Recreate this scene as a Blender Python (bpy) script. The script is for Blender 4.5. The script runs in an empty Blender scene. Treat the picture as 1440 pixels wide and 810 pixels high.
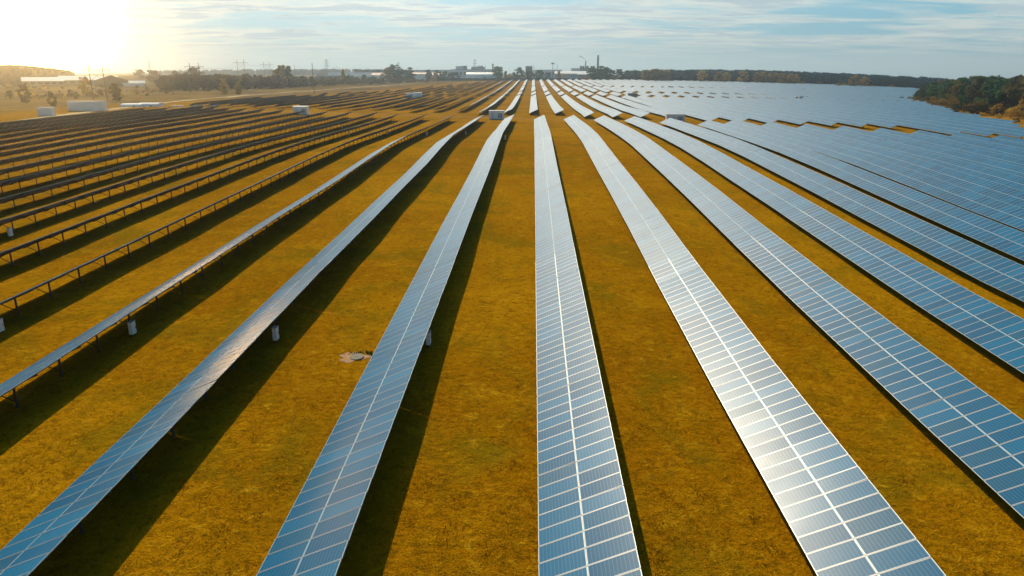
import bpy, math, random
import numpy as np
from mathutils import Vector, Matrix
random.seed(7); rng = np.random.default_rng(11)
S = bpy.context.scene
COL = S.collection
rad = math.radians

# ------------------------------------------------------------------ camera
FPX, PITCH, YAW = 985.0, rad(17.2), rad(1.67)
cam_d = bpy.data.cameras.new('camera'); cam = bpy.data.objects.new('camera', cam_d); COL.objects.link(cam)
cam_d.sensor_width = 36; cam_d.lens = 36 * FPX / 1440
cam_d.clip_start = 0.1; cam_d.clip_end = 30000
cam.location = (0, 0, 0)
cam.rotation_euler = (math.pi/2 - PITCH, 0, YAW)
S.camera = cam

# ------------------------------------------------------------------ sun + sky
SUN = Vector((-.225, .78, .585)).normalized()
sd = bpy.data.lights.new('sun', 'SUN'); so = bpy.data.objects.new('sun', sd); COL.objects.link(so)
sd.energy = 5.0; sd.angle = rad(.55); sd.color = (1, .84, .60)
so.rotation_euler = SUN.to_track_quat('Z', 'Y').to_euler(); so.location = (0, 0, 300)

W = bpy.data.worlds.new('World'); S.world = W; W.use_nodes = True
S.view_settings.view_transform = 'Standard'; S.view_settings.look = 'None'
S.view_settings.exposure = 0.0; S.view_settings.gamma = 1; S.view_settings.use_curve_mapping = False

class NT:
    """tiny helper for node trees"""
    def __init__(s, nt): s.t = nt; s.n = nt.nodes; s.l = nt.links
    def add(s, typ, **k):
        n = s.n.new(typ)
        for a, v in k.items():
            if a in ('op',): n.operation = v
            elif a == 'data_type': n.data_type = v
            else: setattr(n, a, v)
        return n
    def link(s, a, b): s.l.new(a, b)
    def val(s, sock, v):
        if hasattr(v, 'node'): s.l.new(v, sock)
        else: sock.default_value = v
    def math(s, op, a, b=None, c=None, clamp=False):
        n = s.n.new('ShaderNodeMath'); n.operation = op; n.use_clamp = clamp
        s.val(n.inputs[0], a)
        if b is not None: s.val(n.inputs[1], b)
        if c is not None: s.val(n.inputs[2], c)
        return n.outputs[0]
    def vmath(s, op, a, b=None):
        n = s.n.new('ShaderNodeVectorMath'); n.operation = op
        s.val(n.inputs[0], a)
        if b is not None: s.val(n.inputs[1], b)
        return n.outputs[1] if op in ('DOT_PRODUCT', 'LENGTH', 'DISTANCE') else n.outputs[0]
    def mix(s, f, a, b):
        n = s.n.new('ShaderNodeMix'); n.data_type = 'RGBA'
        s.val(n.inputs[0], f); s.val(n.inputs[6], a); s.val(n.inputs[7], b)
        return n.outputs[2]
    def noise(s, vec, scale, detail=4, rough=.55, dist=0):
        n = s.n.new('ShaderNodeTexNoise'); s.l.new(vec, n.inputs['Vector'])
        n.inputs['Scale'].default_value = scale; n.inputs['Detail'].default_value = detail
        n.inputs['Roughness'].default_value = rough; n.inputs['Distortion'].default_value = dist
        return n.outputs['Fac']
    def ramp(s, f, lo, hi):
        n = s.n.new('ShaderNodeMapRange'); n.interpolation_type = 'SMOOTHSTEP'
        s.val(n.inputs[0], f); n.inputs[1].default_value = lo; n.inputs[2].default_value = hi
        return n.outputs[0]

def build_world():
    N = NT(W.node_tree); N.n.clear()
    out = N.add('ShaderNodeOutputWorld'); bg = N.add('ShaderNodeBackground')
    sky = N.add('ShaderNodeTexSky'); sky.sky_type = 'NISHITA'; sky.sun_disc = False
    sky.sun_elevation = math.asin(SUN.z); sky.sun_rotation = math.atan2(SUN.x, SUN.y)
    sky.air_density = 1.0; sky.dust_density = 1.2; sky.ozone_density = 2.0
    tc = N.add('ShaderNodeTexCoord'); sep = N.add('ShaderNodeSeparateXYZ')
    N.link(tc.outputs['Generated'], sep.inputs[0])
    z = N.math('MAXIMUM', sep.outputs[2], 0.0)
    inv = N.math('DIVIDE', 1.0, N.math('ADD', z, 0.055))
    cx = N.add('ShaderNodeCombineXYZ')
    N.link(N.math('MULTIPLY', sep.outputs[0], N.math('MULTIPLY', inv, .55)), cx.inputs[0])
    N.link(N.math('MULTIPLY', sep.outputs[1], inv), cx.inputs[1])
    p = cx.outputs[0]
    n1 = N.noise(p, .85, 7, .60, .5)
    n2 = N.noise(p, 2.1, 5, .62, .4)
    big = N.noise(tc.outputs['Generated'], 2.6, 3, .5)
    c = N.math('ADD', N.math('MULTIPLY', n1, .75), N.math('MULTIPLY', n2, .25))
    cov = N.ramp(c, .40, .56)                     # bright cloud cover
    grey = N.ramp(N.math('ADD', N.math('MULTIPLY', n2, .6), N.math('MULTIPLY', n1, .4)), .49, .57)
    cream = (8.4, 8.2, 7.1, 1); dull = (4.3, 5.5, 6.1, 1)
    blue = N.mix(N.ramp(z, .05, .42), (1.3, 4.5, 6.2, 1), (.04, 1.55, 3.3, 1))
    # clear air: nishita, pulled towards a pale cyan
    nis = N.mix(.75, sky.outputs[0], blue)
    # clouds thin out high up on the right, gather round the sun
    sd_ = N.vmath('DOT_PRODUCT', tc.outputs['Generated'], tuple(SUN))
    sunny = N.ramp(sd_, .80, 1.0)
    cov2 = N.math('MULTIPLY', cov, N.ramp(N.math('ADD', N.math('MULTIPLY', z, -1.0), N.math('MULTIPLY', sunny, .55)), -.42, .02), clamp=True)
    low = N.ramp(z, .05, .0)                       # milky band along the horizon
    a = N.mix(N.math('MULTIPLY', cov2, .85), nis, cream)
    a = N.mix(N.math('MULTIPLY', N.math('MULTIPLY', grey, .85), N.ramp(z, .45, .12)), a, dull)
    a = N.mix(N.math('MULTIPLY', low, .55), a, (6.2, 7.6, 7.4, 1))
    a = N.mix(N.math('MULTIPLY', N.ramp(z, .030, .0), .8), a, (7.6, 9.3, 9.2, 1))
    # the sun behind thin cloud, and an added warm sky glow on the left standing in for the flare
    halo = N.math('MULTIPLY', N.math('POWER', N.math('MAXIMUM', sd_, 0.0), 38.0), 9.0)
    a2 = N.vmath('ADD', a, N.vmath('MULTIPLY', N.math('MULTIPLY', halo, 1.0), (1, .93, .8)))
    # unseen bright lobe added below the sun to put sheen on the panels
    cd_ = N.math('MAXIMUM', N.vmath('DOT_PRODUCT', tc.outputs['Generated'], tuple(Vector((-.125, .88, .44)).normalized())), 0.0)
    lit = N.math('MULTIPLY', N.math('MULTIPLY', N.math('POWER', cd_, 42.0), 24.0), N.math('ADD', .55, N.math('MULTIPLY', big, .9)))
    a2 = N.vmath('ADD', a2, N.vmath('MULTIPLY', lit, (1, .94, .82)))
    gd = Vector((-.566, .822, .062)).normalized()
    g = N.math('MAXIMUM', N.vmath('DOT_PRODUCT', tc.outputs['Generated'], tuple(gd)), 0.0)
    core = N.math('MULTIPLY', N.math('POWER', g, 900.0), 520.0)
    wide = N.math('MULTIPLY', N.math('POWER', g, 60.0), 3.6)
    a3 = N.vmath('ADD', a2, N.vmath('MULTIPLY', core, (1, .54, .16)))
    a3 = N.vmath('ADD', a3, N.vmath('MULTIPLY', wide, (1, .76, .44)))
    N.link(a3, bg.inputs[0]); bg.inputs[1].default_value = .105
    N.link(bg.outputs[0], out.inputs[0])
build_world()

# ------------------------------------------------------------------ camera maths used to place things where they stand
cR = Vector((math.cos(YAW), math.sin(YAW), 0))
cF = Vector((-math.sin(YAW)*math.cos(PITCH), math.cos(YAW)*math.cos(PITCH), -math.sin(PITCH)))
cU = Vector((-math.sin(YAW)*math.sin(PITCH), math.cos(YAW)*math.sin(PITCH), math.cos(PITCH)))
def ray(x, y): return cR*((x-720)/FPX) + cF - cU*((y-405)/FPX)
def slope(x, y): d = ray(x, y); return d.z/math.hypot(d.x, d.y)
def away(x, D, y=105):
    d = ray(x, y); h = math.hypot(d.x, d.y); return d.x/h*D, d.y/h*D

# ------------------------------------------------------------------ terrain
PITCHX, XLOW, WID, DHT = 10.74, .39, 3.64, 1.586     # row spacing, first row's low edge, table plan width, table rise
CLR = .78                                             # low edge above ground
low_edge = {1:[(22.7,-18.5),(70.3,-17.6),(94.6,-16.6),(156.5,-15.3),(219.8,-15.8),(262,-17.1)],
 0:[(22,-18.3),(75,-16.8),(154,-14.6),(175,-14.4),(257,-16.4)],
 2:[(27.4,-18.9),(90.1,-17.4),(111.7,-16.7),(145.1,-16.0),(192.5,-16.0),(260,-17.0)],
 3:[(43.5,-19.2),(63.6,-18.5),(83.3,-17.8),(107.3,-17.2),(148.9,-16.2),(172.5,-15.8),(219.3,-16.4),(258,-16.9)],
 4:[(59.8,-19.6),(86.5,-18.6),(111.4,-17.4),(144.8,-16.6),(166.3,-16.4),(199.8,-16.6),(246.6,-16.8)],
 5:[(76.0,-20.2),(109.4,-18.7),(137.1,-17.4),(155.4,-16.9),(189.8,-16.6),(232.3,-16.8)],
 6:[(92.3,-20.3),(132.4,-18.3),(160.6,-17.3),(246.6,-17.2)],
 7:[(111.7,-20.3)],8:[(128,-20.5)],9:[(144.5,-20.4)],10:[(160.6,-20.9)],11:[(176.9,-21.3)],12:[(193.1,-21.8)],
 -1:[(22,-18.4),(66.3,-16.8),(160,-14.4),(219,-14.9),(260,-16.4)],
 -2:[(22.9,-18.4),(61.9,-17.0),(151.7,-14.5),(253.9,-16.3)],
 -3:[(37.6,-17.8),(109.1,-16.0),(166.6,-15.3),(260.1,-16.6)],
 -4:[(47.6,-17.8),(101.7,-16.5),(160,-15.8),(231.2,-16.7),(271.2,-16.5)],
 -5:[(62.1,-17.8),(103.4,-16.8),(141,-15.9),(189,-16.9),(261.5,-16.7)],
 -6:[(76.5,-17.8),(107.1,-17),(172.2,-16.2),(280.1,-16.7)],
 -7:[(90.9,-18),(126.9,-17.1),(203.4,-16.7),(282.8,-16.8)],
 -8:[(105.4,-18),(146.8,-16.9),(221.3,-17.4),(287.8,-16.9)],
 -9:[(119.9,-18),(166.6,-16.9),(291.6,-17.1)],
 -10:[(134.3,-18.1),(186.4,-17)],-11:[(148.7,-18.2),(206.3,-16.9),(304.7,-16.7)],-12:[(163.1,-18.6),(226.2,-16.9),(313.4,-16.6)],
 -13:[(177.5,-18.7)],-14:[(192,-18.6)],-15:[(206.5,-18.4),(346,-17.6)],-16:[(221.1,-18.1)],-17:[(235.7,-17.9)]}
cps = []
for i, l in low_edge.items():
    for y, zz in l: cps.append((XLOW+PITCHX*i+1.8, y, zz-CLR))
cps += [(0,-60,-21),(-60,-60,-20),(60,-60,-21.5),(-150,0,-20),(150,0,-22),(-90,20,-19),(90,20,-21.3),(200,150,-24),(-260,150,-19.5),
 (0,300,-17.4),(60,300,-17.6),(100,285,-18.6),(137,225,-19.6),(150,290,-20.4),(-110,345,-17.9),(-163,383,-18.3),(-180,445,-18.6),(-50,320,-17.4),
 (0,400,-18.8),(60,400,-18.9),(0,525,-17.8),(-60,525,-18.0),(100,525,-18.4),(180,480,-20.4),(-124,664,-18.6),(0,650,-17.4),(0,800,-16.4),(-80,1000,-15.6),(100,800,-16.6),
 (0,1150,-13.8),(-70,1100,-14.2),(130,1150,-11.8),(250,1130,-14.5),(400,1070,-18.3),(465,890,-22.2),(300,800,-20.2),(221,380,-21.8),(186,270,-22.2),(283,545,-22.4),
 (300,330,-23.5),(350,480,-23.6),(420,650,-23.8),(600,800,-25),(-300,260,-18.6),(-400,400,-18.8),(-500,600,-18.4),(-700,900,-17.5),(-300,900,-17.6),
 (-860,900,-9),(-800,980,-9),(-1000,1300,-6),(-620,1100,-15),(-300,1500,-15),(0,1500,-13.5),(0,2600,-12),(-600,2600,-12),(-1400,2200,-11),(-2500,3000,-12),
 (200,1500,-14),(500,1300,-19),(800,1200,-26),(900,2600,-34),(400,2600,-20),(1600,2500,-52),(1500,1200,-45),(2800,2800,-80),(2500,600,-50),(0,3500,-14),(-1200,3500,-14),(900,3500,-45),
 (-900,200,-19),(800,200,-26),(-2500,600,-15)]
cps = np.array(cps, float)
def lwr(X, Y):
    X = np.asarray(X, float).ravel(); Y = np.asarray(Y, float).ravel(); Z = np.empty_like(X)
    for a in range(0, len(X), 20000):
        x, y = X[a:a+20000], Y[a:a+20000]
        R = np.hypot(x, y)
        dx = cps[None,:,0]-x[:,None]; dy = cps[None,:,1]-y[:,None]; d2 = dx*dx+dy*dy
        near = np.sort(d2, axis=1)[:, 5]
        h2 = np.maximum(near*.40, (11+.045*R)**2)
        w = np.exp(-d2/(2*h2[:,None])) + 1e-9/(d2+1)
        zz = cps[None,:,2]
        lam = .04*h2*w.sum(1)
        sw = w.sum(1); mx = (w*dx).sum(1)/sw; my = (w*dy).sum(1)/sw; mz = (w*zz).sum(1)/sw
        ax = dx-mx[:,None]; ay = dy-my[:,None]; az = zz-mz[:,None]
        sxx = (w*ax*ax).sum(1)+lam; syy = (w*ay*ay).sum(1)+lam; sxy = (w*ax*ay).sum(1)
        sxz = (w*ax*az).sum(1); syz = (w*ay*az).sum(1)
        det = sxx*syy-sxy*sxy
        bx = (sxz*syy-syz*sxy)/det; by = (syz*sxx-sxz*sxy)/det
        Z[a:a+20000] = mz - bx*mx - by*my
    return Z
def axis(lo, hi, near, step, grow):
    v = [0.0]
    while v[-1] < hi: v.append(v[-1] + (step if v[-1] < near else step+(v[-1]-near)*grow))
    m = [0.0]
    while m[-1] > lo: m.append(m[-1] - (step if -m[-1] < near else step+(-m[-1]-near)*grow))
    return np.array(m[:0:-1]+v)
GX = axis(-3300, 3300, 90, 2.2, .028); GY = axis(-120, 3300, 300, 2.2, .028)
gx, gy = np.meshgrid(GX, GY)
GZ = lwr(gx, gy).reshape(gx.shape)
GZ += (.07*np.sin(gx*.31+1.3*np.sin(gy*.11))*np.sin(gy*.23+np.sin(gx*.17)))*np.exp(-np.hypot(gx,gy)/400)
def hz(x, y):
    i = np.clip(np.searchsorted(GX, x)-1, 0, len(GX)-2); j = np.clip(np.searchsorted(GY, y)-1, 0, len(GY)-2)
    u = (x-GX[i])/(GX[i+1]-GX[i]); v = (y-GY[j])/(GY[j+1]-GY[j])
    return GZ[j,i]*(1-u)*(1-v)+GZ[j,i+1]*u*(1-v)+GZ[j+1,i]*(1-u)*v+GZ[j+1,i+1]*u*v
def hf(x, y): return float(hz(x, y))
def gp(x, y, lim=3000):
    """where the line of sight through a photo point meets the ground"""
    d = ray(x, y); h = math.hypot(d.x, d.y); t = 15.0
    while t < lim:
        px, py, pz = d.x/h*t, d.y/h*t, d.z/h*t
        if pz < hf(px, py): return px, py, hf(px, py)
        t *= 1.006
    px, py = d.x/h*lim, d.y/h*lim
    return px, py, hf(px, py)

# ------------------------------------------------------------------ materials
M = {}
def mat(name):
    m = bpy.data.materials.new(name); m.use_nodes = True; M[name] = m
    N = NT(m.node_tree); N.b = N.n['Principled BSDF']; return m, N
def simple(name, col, rough=.6, metal=0, var=.12, scale=1.5, bump=0, spec=.5):
    m, N = mat(name)
    tc = N.add('ShaderNodeTexCoord'); oi = N.add('ShaderNodeObjectInfo')
    f = N.noise(tc.outputs['Object'], scale, 5, .6)
    k = N.math('ADD', N.math('MULTIPLY', N.math('SUBTRACT', f, .5), var*4), 1.0)
    k = N.math('MULTIPLY', k, N.math('ADD', N.math('MULTIPLY', oi.outputs['Random'], var), 1-var/2))
    c = N.vmath('MULTIPLY', tuple(col[:3]), k)
    N.link(c, N.b.inputs['Base Color']); N.b.inputs['Roughness'].default_value = rough
    N.b.inputs['Metallic'].default_value = metal; N.b.inputs['Specular IOR Level'].default_value = spec
    if bump:
        b = N.add('ShaderNodeBump'); b.inputs['Strength'].default_value = bump; b.inputs['Distance'].default_value = .05
        N.link(f, b.inputs['Height']); N.link(b.outputs[0], N.b.inputs['Normal'])
    return m
simple('aluminium', (.54,.55,.53), .42, .2, .05)
simple('frame_edge', (.25,.28,.30), .42, .2, .05)
simple('galvanised', (.10,.10,.10), .5, .6, .1)
simple('backsheet', (.06,.065,.07), .6, 0, .08)
simple('white_paint', (.82,.82,.78), .5, 0, .05, .4)
simple('off_white', (.72,.72,.69), .6, 0, .08, .08)
simple('pale_panel', (.62,.68,.70), .6, 0, .08, .05)
simple('grey_metal', (.25,.28,.30), .5, .3, .1)
simple('dark_metal', (.05,.06,.07), .55, .2, .1)
simple('concrete', (.19,.165,.12), .85, 0, .15, 2, .3)
simple('dark_roof', (.05,.07,.09), .9, 0, .1, .05, spec=.1)
simple('blue_roof', (.08,.15,.22), .9, 0, .06, .05, spec=.1)
simple('red_roof', (.30,.055,.04), .6, 0, .1, .05)
simple('orange_metal', (.55,.16,.06), .6, 0, .12, .3)
simple('wood', (.16,.10,.05), .8, 0, .15, 1)
simple('sand', (.50,.36,.17), .95, 0, .15, .5, .3)
simple('bare_soil', (.40,.22,.09), .95, 0, .2, 2, .4)
simple('asphalt', (.09,.085,.08), .9, 0, .15, .2)
simple('dark_glass', (.03,.045,.06), .15, 0, .1)
simple('bark', (.09,.065,.045), .9, 0, .2, 1)
simple('birch_bark', (.42,.40,.36), .8, 0, .2, 3)
simple('brown_goods', (.18,.07,.035), .8, 0, .1)

def leafmat(name, a, b, scale=.35):
    m, N = mat(name)
    g = N.add('ShaderNodeNewGeometry'); oi = N.add('ShaderNodeObjectInfo')
    f = N.noise(g.outputs['Position'], scale, 3, .6)
    k = N.ramp(N.math('ADD', N.math('MULTIPLY', f, .65), N.math('MULTIPLY', oi.outputs['Random'], .35)), .30, .70)
    N.link(N.mix(k, (*a,1), (*b,1)), N.b.inputs['Base Color'])
    N.b.inputs['Roughness'].default_value = .75; N.b.inputs['Specular IOR Level'].default_value = .15
    t = N.add('ShaderNodeBsdfTranslucent'); N.link(N.mix(k, (*a,1), (*b,1)), t.inputs[0])
    mx = N.add('ShaderNodeMixShader'); mx.inputs[0].default_value = .38
    N.link(N.b.outputs[0], mx.inputs[1]); N.link(t.outputs[0], mx.inputs[2])
    N.link(mx.outputs[0], N.n['Material Output'].inputs[0])
leafmat('leaf_pine', (.018,.085,.026), (.080,.155,.024))
leafmat('leaf_green', (.030,.060,.018), (.090,.100,.020))
leafmat('leaf_ochre', (.36,.22,.02), (.60,.40,.04))
leafmat('leaf_rust', (.13,.10,.018), (.34,.19,.02))
leafmat('leaf_brown', (.085,.085,.020), (.21,.15,.02))
leafmat('leaf_scrub', (.075,.055,.022), (.16,.11,.03), .05)
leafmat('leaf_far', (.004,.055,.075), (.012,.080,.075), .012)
leafmat('leaf_far_left', (.05,.05,.03), (.11,.08,.03), .012)

def ground_mat():
    m, N = mat('ground')
    g = N.add('ShaderNodeNewGeometry'); P = g.outputs['Position']
    sc = N.add('ShaderNodeMapping'); sc.inputs['Scale'].default_value = (1.0, .45, 1); N.link(P, sc.inputs[0])
    big = N.noise(P, .035, 4, .6); mid = N.noise(P, .30, 5, .62); tuft = N.noise(P, 2.2, 5, .68, .4); fine = N.noise(P, 9, 4, .7)
    streak = N.noise(sc.outputs[0], .8, 4, .6)
    base = N.mix(N.ramp(big, .35, .65), (.320,.138,.0016,1), (.425,.205,.0028,1))
    base = N.mix(N.math('MULTIPLY', N.ramp(mid, .48, .72), .75), base, (.48,.238,.0045,1))
    base = N.mix(N.math('MULTIPLY', N.ramp(streak, .50, .30), .45), base, (.20,.105,.003,1))
    base = N.mix(N.math('MULTIPLY', N.ramp(tuft, .52, .32), .72), base, (.16,.075,.003,1))
    base = N.mix(N.math('MULTIPLY', N.ramp(tuft, .55, .75), .55), base, (.50,.25,.010,1))
    base = N.mix(N.math('MULTIPLY', N.ramp(fine, .52, .34), .35), base, (.13,.065,.003,1))
    ol = N.noise(P, .11, 5, .65, .6)
    base = N.mix(N.math('MULTIPLY', N.ramp(ol, .48, .66), .62), base, (.165,.120,.004,1))
    gold = N.noise(P, 1.1, 6, .72, .5)
    base = N.mix(N.math('MULTIPLY', N.ramp(gold, .54, .70), .60), base, (.52,.29,.010,1))
    va = N.add('ShaderNodeAttribute'); va.attribute_name = 'wild'
    wn = N.noise(P, .012, 6, .65); wn2 = N.noise(P, .06, 4, .6)
    wild = N.mix(N.ramp(wn, .38, .62), (.24,.15,.045,1), (.13,.085,.035,1))
    wild = N.mix(N.math('MULTIPLY', N.ramp(wn2, .5, .7), .6), wild, (.33,.22,.06,1))
    base = N.mix(va.outputs['Fac'], base, wild)
    N.link(base, N.b.inputs['Base Color']); N.b.inputs['Roughness'].default_value = .95
    N.b.inputs['Specular IOR Level'].default_value = 0
    b = N.add('ShaderNodeBump'); b.inputs['Strength'].default_value = .9; b.inputs['Distance'].default_value = .22
    hh = N.math('ADD', N.math('MULTIPLY', tuft, 1.0), N.math('MULTIPLY', fine, .35))
    N.link(hh, b.inputs['Height']); N.link(b.outputs[0], N.b.inputs['Normal'])
ground_mat()

def grass_mat():
    m, N = mat('grass')
    g = N.add('ShaderNodeNewGeometry'); P = g.outputs['Position']
    k = N.noise(P, .5, 5, .7); k2 = N.noise(P, 6, 2, .6)
    c = N.mix(N.ramp(k, .4, .62), (.37,.17,.003,1), (.62,.35,.012,1))
    c = N.mix(N.math('MULTIPLY', N.ramp(k2, .55, .35), .6), c, (.22,.13,.006,1))
    N.link(c, N.b.inputs['Base Color']); N.b.inputs['Roughness'].default_value = .85; N.b.inputs['Specular IOR Level'].default_value = 0
    t = N.add('ShaderNodeBsdfTranslucent'); N.link(c, t.inputs[0]); mx = N.add('ShaderNodeMixShader'); mx.inputs[0].default_value = .5
    N.link(N.b.outputs[0], mx.inputs[1]); N.link(t.outputs[0], mx.inputs[2]); N.link(mx.outputs[0], N.n['Material Output'].inputs[0])
grass_mat()

def pv_mat():
    m, N = mat('pv_glass')
    uv = N.add('ShaderNodeUVMap'); uv.uv_map = 'UVMap'
    oi = N.add('ShaderNodeObjectInfo')
    sep = N.add('ShaderNodeSeparateXYZ'); N.link(uv.outputs[0], sep.inputs[0])
    u, v = sep.outputs[0], sep.outputs[1]
    fu = N.math('FRACT', u); fv = N.math('FRACT', v)
    def edge(f, w):      # 1 within w of either border
        d = N.math('ABSOLUTE', N.math('SUBTRACT', f, .5))
        return N.math('GREATER_THAN', d, .5-w)
    fru, frv = edge(fu, .038), edge(fv, .013)
    cu = N.math('MULTIPLY', N.math('SUBTRACT', fu, .05), 6/.90); cv = N.math('MULTIPLY', N.math('SUBTRACT', fv, .027), 12/.946)
    line = N.math('MAXIMUM', N.math('MULTIPLY', edge(N.math('FRACT', cv), .045), .85), N.math('MULTIPLY', edge(N.math('FRACT', cu), .010), .3))
    margin = N.math('MAXIMUM', edge(fu, .050), edge(fv, .027))
    bus = N.math('MULTIPLY', edge(N.math('FRACT', N.math('MULTIPLY', cu, 2.0)), .02), .22)
    line = N.math('MAXIMUM', N.math('MAXIMUM', line, margin), bus)
    fl = N.add('ShaderNodeCombineXYZ')
    N.link(N.math('ADD', N.math('FLOOR', u), N.math('MULTIPLY', oi.outputs['Random'], 917.0)), fl.inputs[0])
    N.link(N.math('FLOOR', v), fl.inputs[1])
    wn = N.add('ShaderNodeTexWhiteNoise'); wn.noise_dimensions = '3D'; N.link(fl.outputs[0], wn.inputs['Vector'])
    r = wn.outputs['Value']
    cell = N.mix(N.ramp(r, .1, .95), (.0003,.088,.19,1), (.0005,.135,.27,1))
    cell = N.mix(N.math('MULTIPLY', N.math('GREATER_THAN', r, .88), .6), cell, (.012,.065,.120,1))
    c = N.mix(line, cell, (.05,.27,.42,1))
    c = N.mix(fru, c, (.25,.29,.31,1)); c = N.mix(frv, c, (.56,.57,.54,1))
    N.link(c, N.b.inputs['Base Color'])
    N.b.inputs['Roughness'].default_value = .6
    N.b.inputs['Specular IOR Level'].default_value = .04
    g = N.add('ShaderNodeNewGeometry')
    dn = N.noise(g.outputs['Position'], .25, 4, .6)
    N.link(N.math('ADD', N.math('MULTIPLY', dn, .12), .24), N.b.inputs['Coat Roughness'])
    N.b.inputs['Coat Weight'].default_value = .66; N.b.inputs['Coat IOR'].default_value = 1.24
pv_mat()

# ------------------------------------------------------------------ mesh helpers
class MB:
    def __init__(s): s.v = []; s.f = []; s.m = []; s.uv = []; s.mats = []
    def mi(s, m):
        if m not in s.mats: s.mats.append(m)
        return s.mats.index(m)
    def quad(s, pts, m, uv=None):
        b = len(s.v); s.v += [tuple(p) for p in pts]; s.f.append(tuple(range(b, b+len(pts)))); s.m.append(s.mi(m))
        s.uv.append(uv if uv else [(0.5,0.5)]*len(pts))
    def box8(s, c, m):
        """c: 8 corners, bottom ring then top ring"""
        for q in ((0,3,2,1),(4,5,6,7),(0,1,5,4),(1,2,6,5),(2,3,7,6),(3,0,4,7)): s.quad([c[k] for k in q], m)
    def box(s, x0,x1,y0,y1,z0,z1, m):
        s.box8([(x0,y0,z0),(x1,y0,z0),(x1,y1,z0),(x0,y1,z0),(x0,y0,z1),(x1,y0,z1),(x1,y1,z1),(x0,y1,z1)], m)
    def bar(s, a, b, w, m, h=None):
        a = Vector(a); b = Vector(b); d = (b-a).normalized(); h = h or w
        up = Vector((0,0,1)) if abs(d.z) < .9 else Vector((1,0,0))
        x = d.cross(up).normalized()*w/2; y = x.normalized().cross(d)*h/2
        s.box8([a-x-y, a+x-y, b+x-y, b-x-y, a-x+y, a+x+y, b+x+y, b-x+y], m)
    def tube(s, a, b, r0, r1, m, n=8, cap=True):
        a = Vector(a); b = Vector(b); d = (b-a).normalized()
        up = Vector((0,0,1)) if abs(d.z) < .9 else Vector((1,0,0))
        x = d.cross(up).normalized(); y = x.cross(d)
        A = [a+(x*math.cos(t)+y*math.sin(t))*r0 for t in [2*math.pi*k/n for k in range(n)]]
        B = [b+(x*math.cos(t)+y*math.sin(t))*r1 for t in [2*math.pi*k/n for k in range(n)]]
        for k in range(n): s.quad([A[k], B[k], B[(k+1)%n], A[(k+1)%n]], m)
        if cap: s.quad(B[::-1], m); s.quad(A, m)
    def mesh(s, name):
        me = bpy.data.meshes.new(name); me.from_pydata(s.v, [], s.f)
        for m in s.mats: me.materials.append(M[m])
        me.polygons.foreach_set('material_index', s.m)
        l = me.uv_layers.new(name='UVMap')
        l.data.foreach_set('uv', [c for f in s.uv for p in f for c in p])
        me.update(); return me
def link(name, me, parent=None, loc=None, rz=0):
    o = bpy.data.objects.new(name, me); COL.objects.link(o)
    if parent is not None: o.parent = parent
    if loc is not None: o.location = loc
    if rz: o.rotation_euler.z = rz
    return o
def thing(name, label, cat, loc=(0,0,0), rz=0, group=None, me=None):
    o = link(name, me, None, loc, rz); o['label'] = label; o['category'] = cat
    if group: o['group'] = group
    return o
def numpy_mesh(name, V, nper, mats, midx=None):
    """V: (faces*nper, 3); every face has its own nper vertices"""
    nf = len(V)//nper; me = bpy.data.meshes.new(name)
    me.vertices.add(len(V)); me.vertices.foreach_set('co', np.ascontiguousarray(V, np.float32).ravel())
    me.loops.add(len(V)); me.loops.foreach_set('vertex_index', np.arange(len(V), dtype=np.int32))
    me.polygons.add(nf); me.polygons.foreach_set('loop_start', np.arange(0, len(V), nper, dtype=np.int32))
    me.polygons.foreach_set('loop_total', np.full(nf, nper, np.int32))
    for m in mats: me.materials.append(M[m])
    if midx is not None: me.polygons.foreach_set('material_index', midx.astype(np.int32))
    me.update(); me.validate(); return me

# ------------------------------------------------------------------ ground sheet
def field_right(y):      # outer borders of the solar field beyond the track
    return float(np.interp(y, [200,270,380,545,900,1075,1150], [160,186,221,290,468,400,130]))
def field_left(y):
    return float(np.interp(y, [300,450,560,664,1000,1100,1150], [-200,-192,-165,-124,-82,-68,-64]))
def build_ground():
    ny, nx = gx.shape
    V = np.stack([gx, gy, GZ], -1).reshape(-1, 3)
    idx = np.arange(ny*nx).reshape(ny, nx)
    F = np.stack([idx[:-1,:-1], idx[:-1,1:], idx[1:,1:], idx[1:,:-1]], -1).reshape(-1, 4)
    me = bpy.data.meshes.new('ground'); me.from_pydata(V.tolist(), [], F.tolist())
    me.materials.append(M['ground']); me.polygons.foreach_set('use_smooth', [True]*len(F))
    a = me.attributes.new('wild', 'FLOAT', 'POINT')
    x, y = V[:,0], V[:,1]
    l = np.interp(y, [-200,240,330,450,560,664,1000,1150,1200], [-205,-205,-240,-215,-185,-145,-100,-80,4000])
    r = np.interp(y, [-200,270,380,545,900,1075,1160,1200], [230,200,235,305,490,430,300,-4000])
    w = np.clip(np.maximum((l-x), (x-r))/25, 0, 1)
    w = np.maximum(w, np.clip((y-1165)/20, 0, 1))
    a.data.foreach_set('value', w.astype(np.float32)); me.update()
    o = link('ground', me); o['kind'] = 'structure'
build_ground()
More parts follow.
